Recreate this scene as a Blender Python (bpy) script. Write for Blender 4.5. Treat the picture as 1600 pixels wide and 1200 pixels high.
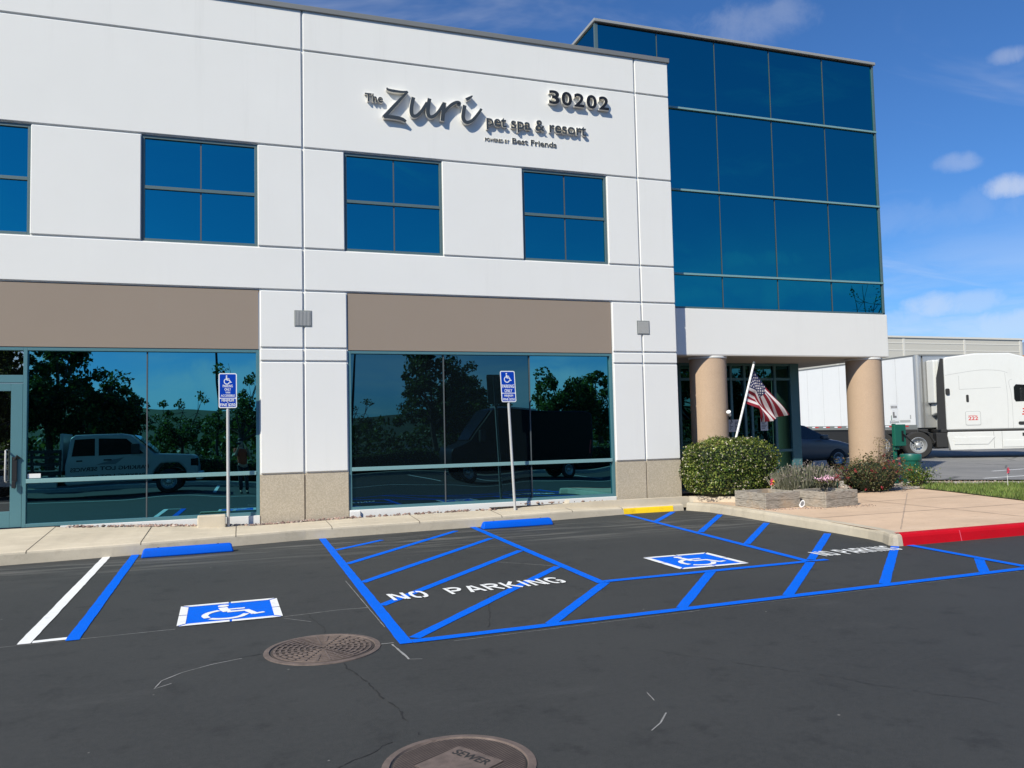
import bpy, bmesh, math, random
import numpy as np
from mathutils import Vector, Matrix

# ------------------------------------------------------------------ scene, camera, light
for o in list(bpy.data.objects):
    bpy.data.objects.remove(o)
SC = bpy.context.scene
COL = SC.collection
random.seed(7)
RNG = np.random.default_rng(11)
R = math.radians

CAM_H = 1.65
YAW, PITCH, ROLL, FOCAL = 0.329866, 0.0573866, 0.0219521, 1250.1
cam_data = bpy.data.cameras.new('camera')
cam = bpy.data.objects.new('camera', cam_data)
COL.objects.link(cam)
_f = Vector((math.sin(YAW) * math.cos(PITCH), math.cos(YAW) * math.cos(PITCH), math.sin(PITCH)))
_r = Vector((math.cos(YAW), -math.sin(YAW), 0))
_d = _f.cross(_r)
_r2 = math.cos(ROLL) * _r + math.sin(ROLL) * _d
_d2 = -math.sin(ROLL) * _r + math.cos(ROLL) * _d
M = Matrix((_r2, -_d2, -_f)).transposed().to_4x4()
M.translation = Vector((0, 0, CAM_H))
cam.matrix_world = M
cam_data.sensor_fit = 'HORIZONTAL'
cam_data.sensor_width = 36.0
cam_data.lens = 36.0 * FOCAL / 1600.0
cam_data.clip_start = 0.05
cam_data.clip_end = 9000
SC.camera = cam

SUN_EL = 39.6
SUN_AZ = 232.4            # clockwise from +Y
world = bpy.data.worlds.new('World')
SC.world = world
world.use_nodes = True
wt = world.node_tree
wn, wl = wt.nodes, wt.links
bg = wn['Background']
sky = wn.new('ShaderNodeTexSky')
sky.sky_type = 'NISHITA'
sky.sun_disc = False
sky.sun_elevation = R(SUN_EL)
sky.sun_rotation = R(SUN_AZ)
sky.altitude = 300
sky.air_density = 1.0
sky.dust_density = 0.6
sky.ozone_density = 2.6


def wmath(op, a, b=None, c=None, clamp=False):
    n = wn.new('ShaderNodeMath')
    n.operation = op
    n.use_clamp = clamp
    for i, v in enumerate((a, b, c)):
        if v is None:
            continue
        if isinstance(v, (int, float)):
            n.inputs[i].default_value = v
        else:
            wl.new(v, n.inputs[i])
    return n.outputs[0]


tc = wn.new('ShaderNodeTexCoord')
sep = wn.new('ShaderNodeSeparateXYZ')
wl.new(tc.outputs['Generated'], sep.inputs[0])
zc = wmath('MAXIMUM', sep.outputs[2], 0.0)
den = wmath('ADD', zc, 0.16)
cx = wmath('DIVIDE', sep.outputs[0], den)
cy = wmath('DIVIDE', sep.outputs[1], den)
comb = wn.new('ShaderNodeCombineXYZ')
wl.new(cx, comb.inputs[0])
wl.new(cy, comb.inputs[1])


def wnoise(vec, scale, detail, rough, dist, sx=1, sy=1, off=(0, 0, 0)):
    mp = wn.new('ShaderNodeMapping')
    mp.inputs['Scale'].default_value = (sx, sy, 1)
    mp.inputs['Location'].default_value = off
    wl.new(vec, mp.inputs[0])
    n = wn.new('ShaderNodeTexNoise')
    n.inputs['Scale'].default_value = scale
    n.inputs['Detail'].default_value = detail
    n.inputs['Roughness'].default_value = rough
    n.inputs['Distortion'].default_value = dist
    wl.new(mp.outputs[0], n.inputs['Vector'])
    return n.outputs['Fac']


def wramp(v, a, b):
    n = wn.new('ShaderNodeMapRange')
    n.interpolation_type = 'SMOOTHSTEP'
    n.inputs['From Min'].default_value = a
    n.inputs['From Max'].default_value = b
    wl.new(v, n.inputs['Value'])
    return n.outputs[0]


# thin high wisps everywhere, fuller cloud low down near the horizon
wisp = wramp(wnoise(comb.outputs[0], 1.1, 6, 0.62, 0.9, 0.7, 1.6, (3.1, 1.7, 0)), 0.52, 0.86)
wisp = wmath('MULTIPLY', wisp, 0.42)
low = wramp(wnoise(comb.outputs[0], 0.62, 8, 0.60, 0.35, 1, 1, (7.4, 2.2, 0)), 0.46, 0.64)
lowmask = wramp(sep.outputs[2], 0.26, 0.03)
low = wmath('MULTIPLY', wmath('MULTIPLY', low, lowmask), 0.5)
cl = wmath('MAXIMUM', wisp, low)


def puff(px, py, pz, wid, hei, amount):
    """one small fair-weather cloud standing in this direction"""
    d = Vector((px, py, pz)).normalized()
    side = Vector((d.y, -d.x, 0)).normalized()
    up = side.cross(d)
    if up.z < 0:
        up = -up
    def dot(v):
        n = wn.new('ShaderNodeVectorMath')
        n.operation = 'DOT_PRODUCT'
        wl.new(tc.outputs['Generated'], n.inputs[0])
        n.inputs[1].default_value = v
        return n.outputs['Value']
    u = wmath('DIVIDE', dot(side), wid)
    v = wmath('DIVIDE', dot(up), hei)
    r2 = wmath('ADD', wmath('MULTIPLY', u, u), wmath('MULTIPLY', v, v))
    front = wmath('GREATER_THAN', dot(d), 0.5)
    n = wnoise(tc.outputs['Generated'], 16, 6, 0.62, 0.3, 1, 1, (px, py, 0))
    f = wmath('SUBTRACT', wmath('MULTIPLY_ADD', n, 2.2, -0.35), r2)
    f = wramp(f, 0.0, 0.9)
    return wmath('MULTIPLY', wmath('MULTIPLY', f, front), amount)


def pixdir(x, y):
    return _r2 * ((x - 800) / FOCAL) + _d2 * ((y - 600) / FOCAL) + _f


for (x, y, w_, h_, a_) in ((1580, 291, 0.050, 0.017, 0.50), (1492, 254, 0.030, 0.014, 0.20),
                           (1472, 480, 0.055, 0.022, 0.42), (1575, 505, 0.085, 0.022, 0.42), (1535, 470, 0.06, 0.018, 0.3), (1500, 330, 0.14, 0.03, 0.08), (1450, 410, 0.09, 0.02, 0.10),
                           (1160, 40, 0.10, 0.035, 0.16), (1580, 86, 0.03, 0.013, 0.25),
                           (1420, 500, 0.05, 0.018, 0.30)):
    d = pixdir(x, y)
    cl = wmath('MAXIMUM', cl, puff(d.x, d.y, d.z, w_, h_, a_))
for (x, y, w_, h_, a_) in ((330, 585, 0.16, 0.035, 0.42), (200, 600, 0.12, 0.022, 0.35), (480, 560, 0.10, 0.03, 0.3), (700, 580, 0.12, 0.03, 0.45), (900, 575, 0.10, 0.03, 0.5),
                           (1180, 410, 0.10, 0.02, 0.22), (1260, 450, 0.12, 0.025, 0.22), (1090, 470, 0.08, 0.02, 0.2), (30, 565, 0.06, 0.05, 0.5)):
    d = pixdir(x, y)
    cl = wmath('MAXIMUM', cl, puff(d.x, -d.y, d.z, w_, h_, a_))
mixc = wn.new('ShaderNodeMix')
mixc.data_type = 'RGBA'
wl.new(cl, mixc.inputs['Factor'])
tint = wn.new('ShaderNodeMix')
tint.data_type = 'RGBA'
tint.blend_type = 'MULTIPLY'
tint.inputs['Factor'].default_value = 1.0
tint.inputs['B'].default_value = (0.47, 0.85, 1.30, 1)
wl.new(sky.outputs[0], tint.inputs['A'])
wl.new(tint.outputs['Result'], mixc.inputs['A'])
mixc.inputs['B'].default_value = (8.4, 8.6, 9.0, 1)
wl.new(mixc.outputs['Result'], bg.inputs['Color'])
bg.inputs['Strength'].default_value = 0.085

sun_d = bpy.data.lights.new('sun', 'SUN')
sun_d.energy = 4.75
sun_d.angle = R(0.53)
sun_d.color = (1.0, 0.935, 0.79)
sun = bpy.data.objects.new('sun', sun_d)
COL.objects.link(sun)
SUN_TO = Vector((math.sin(R(SUN_AZ)) * math.cos(R(SUN_EL)), math.cos(R(SUN_AZ)) * math.cos(R(SUN_EL)), math.sin(R(SUN_EL))))
sun.rotation_euler = SUN_TO.to_track_quat('Z', 'Y').to_euler()
sun.location = SUN_TO * 60

SC.view_settings.view_transform = 'Standard'
SC.view_settings.look = 'None'
SC.view_settings.exposure = 0.22
SC.view_settings.gamma = 1.0
SC.render.engine = 'CYCLES'
SC.cycles.max_bounces = 6
SC.cycles.glossy_bounces = 4
SC.cycles.caustics_reflective = False
SC.cycles.caustics_refractive = False


# ------------------------------------------------------------------ materials
def nmath(nt, op, a, b=None, c=None, clamp=False):
    n = nt.nodes.new('ShaderNodeMath')
    n.operation = op
    n.use_clamp = clamp
    for i, v in enumerate((a, b, c)):
        if v is None:
            continue
        if isinstance(v, (int, float)):
            n.inputs[i].default_value = v
        else:
            nt.links.new(v, n.inputs[i])
    return n.outputs[0]


def nnoise(nt, vec, scale, detail=4, rough=0.55, sx=1, sy=1, sz=1):
    if (sx, sy, sz) != (1, 1, 1):
        mp = nt.nodes.new('ShaderNodeMapping')
        mp.inputs['Scale'].default_value = (sx, sy, sz)
        nt.links.new(vec, mp.inputs[0])
        vec = mp.outputs[0]
    n = nt.nodes.new('ShaderNodeTexNoise')
    n.inputs['Scale'].default_value = scale
    n.inputs['Detail'].default_value = detail
    n.inputs['Roughness'].default_value = rough
    nt.links.new(vec, n.inputs['Vector'])
    return n.outputs['Fac']


def nrange(nt, v, a, b, c=0.0, d=1.0, smooth=True):
    n = nt.nodes.new('ShaderNodeMapRange')
    if smooth:
        n.interpolation_type = 'SMOOTHSTEP'
    for k, x in zip(('From Min', 'From Max', 'To Min', 'To Max'), (a, b, c, d)):
        n.inputs[k].default_value = x
    nt.links.new(v, n.inputs['Value'])
    return n.outputs[0]


def nmix(nt, fac, a, b, blend='MIX'):
    n = nt.nodes.new('ShaderNodeMix')
    n.data_type = 'RGBA'
    n.blend_type = blend
    for k, v in (('Factor', fac), ('A', a), ('B', b)):
        if isinstance(v, (int, float)):
            n.inputs[k].default_value = v
        elif isinstance(v, tuple):
            n.inputs[k].default_value = (*v[:3], 1)
        else:
            nt.links.new(v, n.inputs[k])
    return n.outputs['Result']


def new_mat(name):
    m = bpy.data.materials.new(name)
    m.use_nodes = True
    nt = m.node_tree
    p = nt.nodes['Principled BSDF']
    g = nt.nodes.new('ShaderNodeNewGeometry')
    return m, nt, p, g.outputs['Position']


def bump(nt, p, height, strength, dist=0.01):
    b = nt.nodes.new('ShaderNodeBump')
    b.inputs['Strength'].default_value = strength
    b.inputs['Distance'].default_value = dist
    nt.links.new(height, b.inputs['Height'])
    nt.links.new(b.outputs[0], p.inputs['Normal'])


def mat(name, col, rough=0.6, metal=0.0, var=0.12, scale=3.0, fine=60.0, fvar=0.06, bmp=0.0, bscale=80.0, bdist=0.004, spec=0.5, coat=0.0):
    """principled paint / stone / metal with broad and fine tone variation"""
    m, nt, p, pos = new_mat(name)
    a = nnoise(nt, pos, scale, 5, 0.6)
    f = nnoise(nt, pos, fine, 2, 0.5)
    k = nmath(nt, 'MULTIPLY_ADD', a, 2 * var, 1 - var)
    k2 = nmath(nt, 'MULTIPLY_ADD', f, 2 * fvar, 1 - fvar)
    k = nmath(nt, 'MULTIPLY', k, k2)
    h = nt.nodes.new('ShaderNodeVectorMath')
    h.operation = 'SCALE'
    h.inputs[0].default_value = col
    nt.links.new(k, h.inputs['Scale'])
    nt.links.new(h.outputs[0], p.inputs['Base Color'])
    p.inputs['Roughness'].default_value = rough
    p.inputs['Metallic'].default_value = metal
    p.inputs['Specular IOR Level'].default_value = spec
    if coat:
        p.inputs['Coat Weight'].default_value = coat
        p.inputs['Coat Roughness'].default_value = 0.05
    if bmp:
        bump(nt, p, nnoise(nt, pos, bscale, 3, 0.6), bmp, bdist)
    return m


def add_streaks(m, amount=0.06, scale=2.2, stretch=0.05, tone=(0.80, 0.78, 0.73)):
    """faint rain runs and grime down a painted wall"""
    nt = m.node_tree
    p = nt.nodes['Principled BSDF']
    src = p.inputs['Base Color'].links[0].from_socket
    g = nt.nodes.new('ShaderNodeNewGeometry')
    a = nnoise(nt, g.outputs['Position'], scale, 7, 0.72, 1, 1, stretch)
    b = nnoise(nt, g.outputs['Position'], 0.45, 4, 0.6)
    f = nmath(nt, 'MULTIPLY', nrange(nt, a, 0.5, 0.78), nrange(nt, b, 0.35, 0.65))
    c = nmix(nt, nmath(nt, 'MULTIPLY', f, amount), src, tuple(0.35 * t for t in tone))
    nt.links.new(c, p.inputs['Base Color'])
    return m


def mat_asphalt():
    m, nt, p, pos = new_mat('sealed_asphalt')
    s = nt.nodes.new('ShaderNodeSeparateXYZ')
    nt.links.new(pos, s.inputs[0])
    big = nnoise(nt, pos, 0.55, 5, 0.6)
    fine = nnoise(nt, pos, 190, 2, 0.7)
    grit = nnoise(nt, pos, 75, 3, 0.75)
    c = nmix(nt, nrange(nt, big, 0.3, 0.7), (0.021, 0.0235, 0.0245), (0.0335, 0.036, 0.0362))
    c = nmix(nt, nrange(nt, fine, 0.38, 0.75), c, (0.060, 0.061, 0.061))
    c = nmix(nt, nrange(nt, grit, 0.62, 0.74, 0, 0.55), c, (0.022, 0.023, 0.025))
    mid = nnoise(nt, pos, 22, 5, 0.75)
    c = nmix(nt, nrange(nt, mid, 0.36, 0.66, 0, 0.55), c, (0.050, 0.051, 0.050))
    mot = nnoise(nt, pos, 3.2, 6, 0.7)
    c = nmix(nt, nrange(nt, mot, 0.53, 0.70, 0, 0.65), c, (0.022, 0.023, 0.024))
    # pale dust tracked along the front of the stalls, in long smears
    band = nmath(nt, 'MULTIPLY', nrange(nt, s.outputs[1], 10.4, 11.9), nrange(nt, s.outputs[1], 13.9, 12.4))
    streak = nnoise(nt, pos, 1.4, 6, 0.65, 0.35, 4.5, 1)
    dust = nmath(nt, 'MULTIPLY', nrange(nt, streak, 0.46, 0.66, 0, 0.85), band)
    c = nmix(nt, dust, c, (0.135, 0.133, 0.125))
    # tyre scuffs and dull patches in the aisle
    sc_ = nnoise(nt, pos, 0.9, 7, 0.7, 0.6, 1.3, 1)
    c = nmix(nt, nrange(nt, sc_, 0.56, 0.76, 0, 0.5), c, (0.072, 0.073, 0.072))
    # small pale specks
    vo = nt.nodes.new('ShaderNodeTexVoronoi')
    vo.inputs['Scale'].default_value = 2.6
    nt.links.new(pos, vo.inputs['Vector'])
    spk = nrange(nt, vo.outputs['Distance'], 0.016, 0.028, 1.0, 0.0)
    c = nmix(nt, nmath(nt, 'MULTIPLY', spk, 0.6), c, (0.3, 0.29, 0.27))
    nt.links.new(c, p.inputs['Base Color'])
    p.inputs['Roughness'].default_value = 0.82
    p.inputs['Specular IOR Level'].default_value = 0.32
    hgt = nmath(nt, 'ADD', fine, nmath(nt, 'MULTIPLY', grit, 1.3))
    bump(nt, p, hgt, 0.38, 0.004)
    return m


def mat_lot():
    m, nt, p, pos = new_mat('old_asphalt')
    big = nnoise(nt, pos, 0.4, 6, 0.65)
    fine = nnoise(nt, pos, 60, 3, 0.7)
    c = nmix(nt, nrange(nt, big, 0.3, 0.7), (0.16, 0.16, 0.155), (0.225, 0.22, 0.21))
    c = nmix(nt, nrange(nt, fine, 0.4, 0.7, 0, 0.6), c, (0.28, 0.27, 0.255))
    vo = nt.nodes.new('ShaderNodeTexVoronoi')
    vo.feature = 'DISTANCE_TO_EDGE'
    vo.inputs['Scale'].default_value = 0.45
    nt.links.new(pos, vo.inputs['Vector'])
    c = nmix(nt, nrange(nt, vo.outputs['Distance'], 0.0, 0.02, 0.7, 0), c, (0.04, 0.04, 0.04))
    nt.links.new(c, p.inputs['Base Color'])
    p.inputs['Roughness'].default_value = 0.9
    return m


def mat_concrete(name, col, stain, sx=0.6, sy=3.0, var=0.16, dirt=0.35):
    m, nt, p, pos = new_mat(name)
    big = nnoise(nt, pos, 0.8, 6, 0.65)
    st = nnoise(nt, pos, 1.6, 6, 0.7, sx, sy, 1)
    fine = nnoise(nt, pos, 90, 3, 0.7)
    c = nmix(nt, nrange(nt, big, 0.25, 0.75), tuple(x * (1 - var) for x in col), tuple(x * (1 + var * 0.7) for x in col))
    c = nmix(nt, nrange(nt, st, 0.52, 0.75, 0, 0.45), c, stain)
    d1 = nnoise(nt, pos, 3.0, 8, 0.75, 0.8, 1.6, 1)
    c = nmix(nt, nrange(nt, d1, 0.52, 0.74, 0, dirt), c, tuple(x * 0.58 for x in col))
    sp = nnoise(nt, pos, 26, 4, 0.7)
    c = nmix(nt, nrange(nt, sp, 0.62, 0.74, 0, 0.35), c, tuple(x * 0.5 for x in col))
    c = nmix(nt, nrange(nt, fine, 0.5, 0.8, 0, 0.45), c, tuple(x * 0.72 for x in col))
    nt.links.new(c, p.inputs['Base Color'])
    p.inputs['Roughness'].default_value = 0.88
    p.inputs['Specular IOR Level'].default_value = 0.25
    bump(nt, p, fine, 0.25, 0.004)
    return m


def mat_aggregate():
    """sandblasted concrete with exposed pebbles"""
    m, nt, p, pos = new_mat('exposed_aggregate')
    vo = nt.nodes.new('ShaderNodeTexVoronoi')
    vo.inputs['Scale'].default_value = 55
    nt.links.new(pos, vo.inputs['Vector'])
    big = nnoise(nt, pos, 2.5, 5, 0.6)
    c = nmix(nt, nrange(nt, vo.outputs['Color'], 0.2, 0.9), (0.42, 0.36, 0.27), (0.53, 0.46, 0.355))
    c = nmix(nt, nrange(nt, big, 0.4, 0.75, 0, 0.4), c, (0.40, 0.35, 0.27))
    nt.links.new(c, p.inputs['Base Color'])
    p.inputs['Roughness'].default_value = 0.9
    bump(nt, p, vo.outputs['Distance'], 0.3, 0.004)
    return m


def mat_glass(name, tintc, veil, veil_amt, wav=0.010):
    """solar-control glazing: tinted mirror over a dark interior"""
    m = bpy.data.materials.new(name)
    m.use_nodes = True
    nt = m.node_tree
    for n in list(nt.nodes):
        if n.type == 'BSDF_PRINCIPLED':
            nt.nodes.remove(n)
    out = nt.nodes['Material Output']
    g = nt.nodes.new('ShaderNodeNewGeometry')
    gl = nt.nodes.new('ShaderNodeBsdfGlossy')
    gl.inputs['Roughness'].default_value = 0.0
    gl.inputs['Color'].default_value = (*tintc, 1)
    df = nt.nodes.new('ShaderNodeBsdfDiffuse')
    df.inputs['Color'].default_value = (*veil, 1)
    n = nnoise(nt, g.outputs['Position'], 0.55, 1, 0.4)
    b = nt.nodes.new('ShaderNodeBump')
    b.inputs['Strength'].default_value = 1.0
    b.inputs['Distance'].default_value = wav
    nt.links.new(n, b.inputs['Height'])
    nt.links.new(b.outputs[0], gl.inputs['Normal'])
    mx = nt.nodes.new('ShaderNodeMixShader')
    mx.inputs[0].default_value = veil_amt
    nt.links.new(gl.outputs[0], mx.inputs[1])
    nt.links.new(df.outputs[0], mx.inputs[2])
    # untinted sky gleam from the outer surface, stronger at grazing angles
    fr = nt.nodes.new('ShaderNodeFresnel')
    fr.inputs['IOR'].default_value = 1.45
    g2 = nt.nodes.new('ShaderNodeBsdfGlossy')
    g2.inputs['Roughness'].default_value = 0.0
    g2.inputs['Color'].default_value = (0.25, 0.55, 0.65, 1)
    nt.links.new(b.outputs[0], g2.inputs['Normal'])
    mx2 = nt.nodes.new('ShaderNodeMixShader')
    nt.links.new(fr.outputs[0], mx2.inputs[0])
    nt.links.new(mx.outputs[0], mx2.inputs[1])
    nt.links.new(g2.outputs[0], mx2.inputs[2])
    nt.links.new(mx2.outputs[0], out.inputs['Surface'])
    return m


def mat_leaf(name, cols, rough=0.5, trans=0.25):
    m, nt, p, pos = new_mat(name)
    g = [n for n in nt.nodes if n.type == 'NEW_GEOMETRY'][0]
    r = nt.nodes.new('ShaderNodeValToRGB')
    e = r.color_ramp.elements
    while len(e) < len(cols):
        e.new(0.5)
    for i, c in enumerate(cols):
        e[i].position = i / max(1, len(cols) - 1)
        e[i].color = (*c, 1)
    nt.links.new(g.outputs['Random Per Island'], r.inputs[0])
    cl_ = nnoise(nt, pos, 3.3, 4, 0.65)
    sc_ = nt.nodes.new('ShaderNodeVectorMath')
    sc_.operation = 'SCALE'
    nt.links.new(r.outputs[0], sc_.inputs[0])
    nt.links.new(nrange(nt, cl_, 0.3, 0.7, 0.55, 1.35), sc_.inputs['Scale'])
    nt.links.new(sc_.outputs[0], p.inputs['Base Color'])
    p.inputs['Roughness'].default_value = rough
    p.inputs['Specular IOR Level'].default_value = 0.4
    p.inputs['Transmission Weight'].default_value = 0.0
    tr = nt.nodes.new('ShaderNodeBsdfTranslucent')
    nt.links.new(sc_.outputs[0], tr.inputs['Color'])
    mx = nt.nodes.new('ShaderNodeMixShader')
    mx.inputs[0].default_value = trans
    nt.links.new(p.outputs[0], mx.inputs[1])
    nt.links.new(tr.outputs[0], mx.inputs[2])
    nt.links.new(mx.outputs[0], nt.nodes['Material Output'].inputs['Surface'])
    return m


def mat_wood():
    m, nt, p, pos = new_mat('weathered_wood')
    g = nnoise(nt, pos, 6, 6, 0.7, 1.5, 1.5, 22)
    b = nnoise(nt, pos, 1.7, 4, 0.6)
    c = nmix(nt, nrange(nt, g, 0.35, 0.65), (0.15, 0.13, 0.105), (0.43, 0.39, 0.335))
    c = nmix(nt, nrange(nt, b, 0.5, 0.7, 0, 0.65), c, (0.42, 0.30, 0.19))
    nt.links.new(c, p.inputs['Base Color'])
    p.inputs['Roughness'].default_value = 0.9
    bump(nt, p, g, 0.4, 0.004)
    return m


def mat_iron():
    m, nt, p, pos = new_mat('rusted_iron')
    b = nnoise(nt, pos, 9, 6, 0.7)
    f = nnoise(nt, pos, 120, 2, 0.6)
    c = nmix(nt, nrange(nt, b, 0.3, 0.7), (0.115, 0.088, 0.077), (0.19, 0.145, 0.125))
    c = nmix(nt, nrange(nt, f, 0.55, 0.75, 0, 0.5), c, (0.20, 0.165, 0.14))
    nt.links.new(c, p.inputs['Base Color'])
    p.inputs['Roughness'].default_value = 0.75
    p.inputs['Metallic'].default_value = 0.25
    bump(nt, p, f, 0.3, 0.002)
    return m


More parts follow.
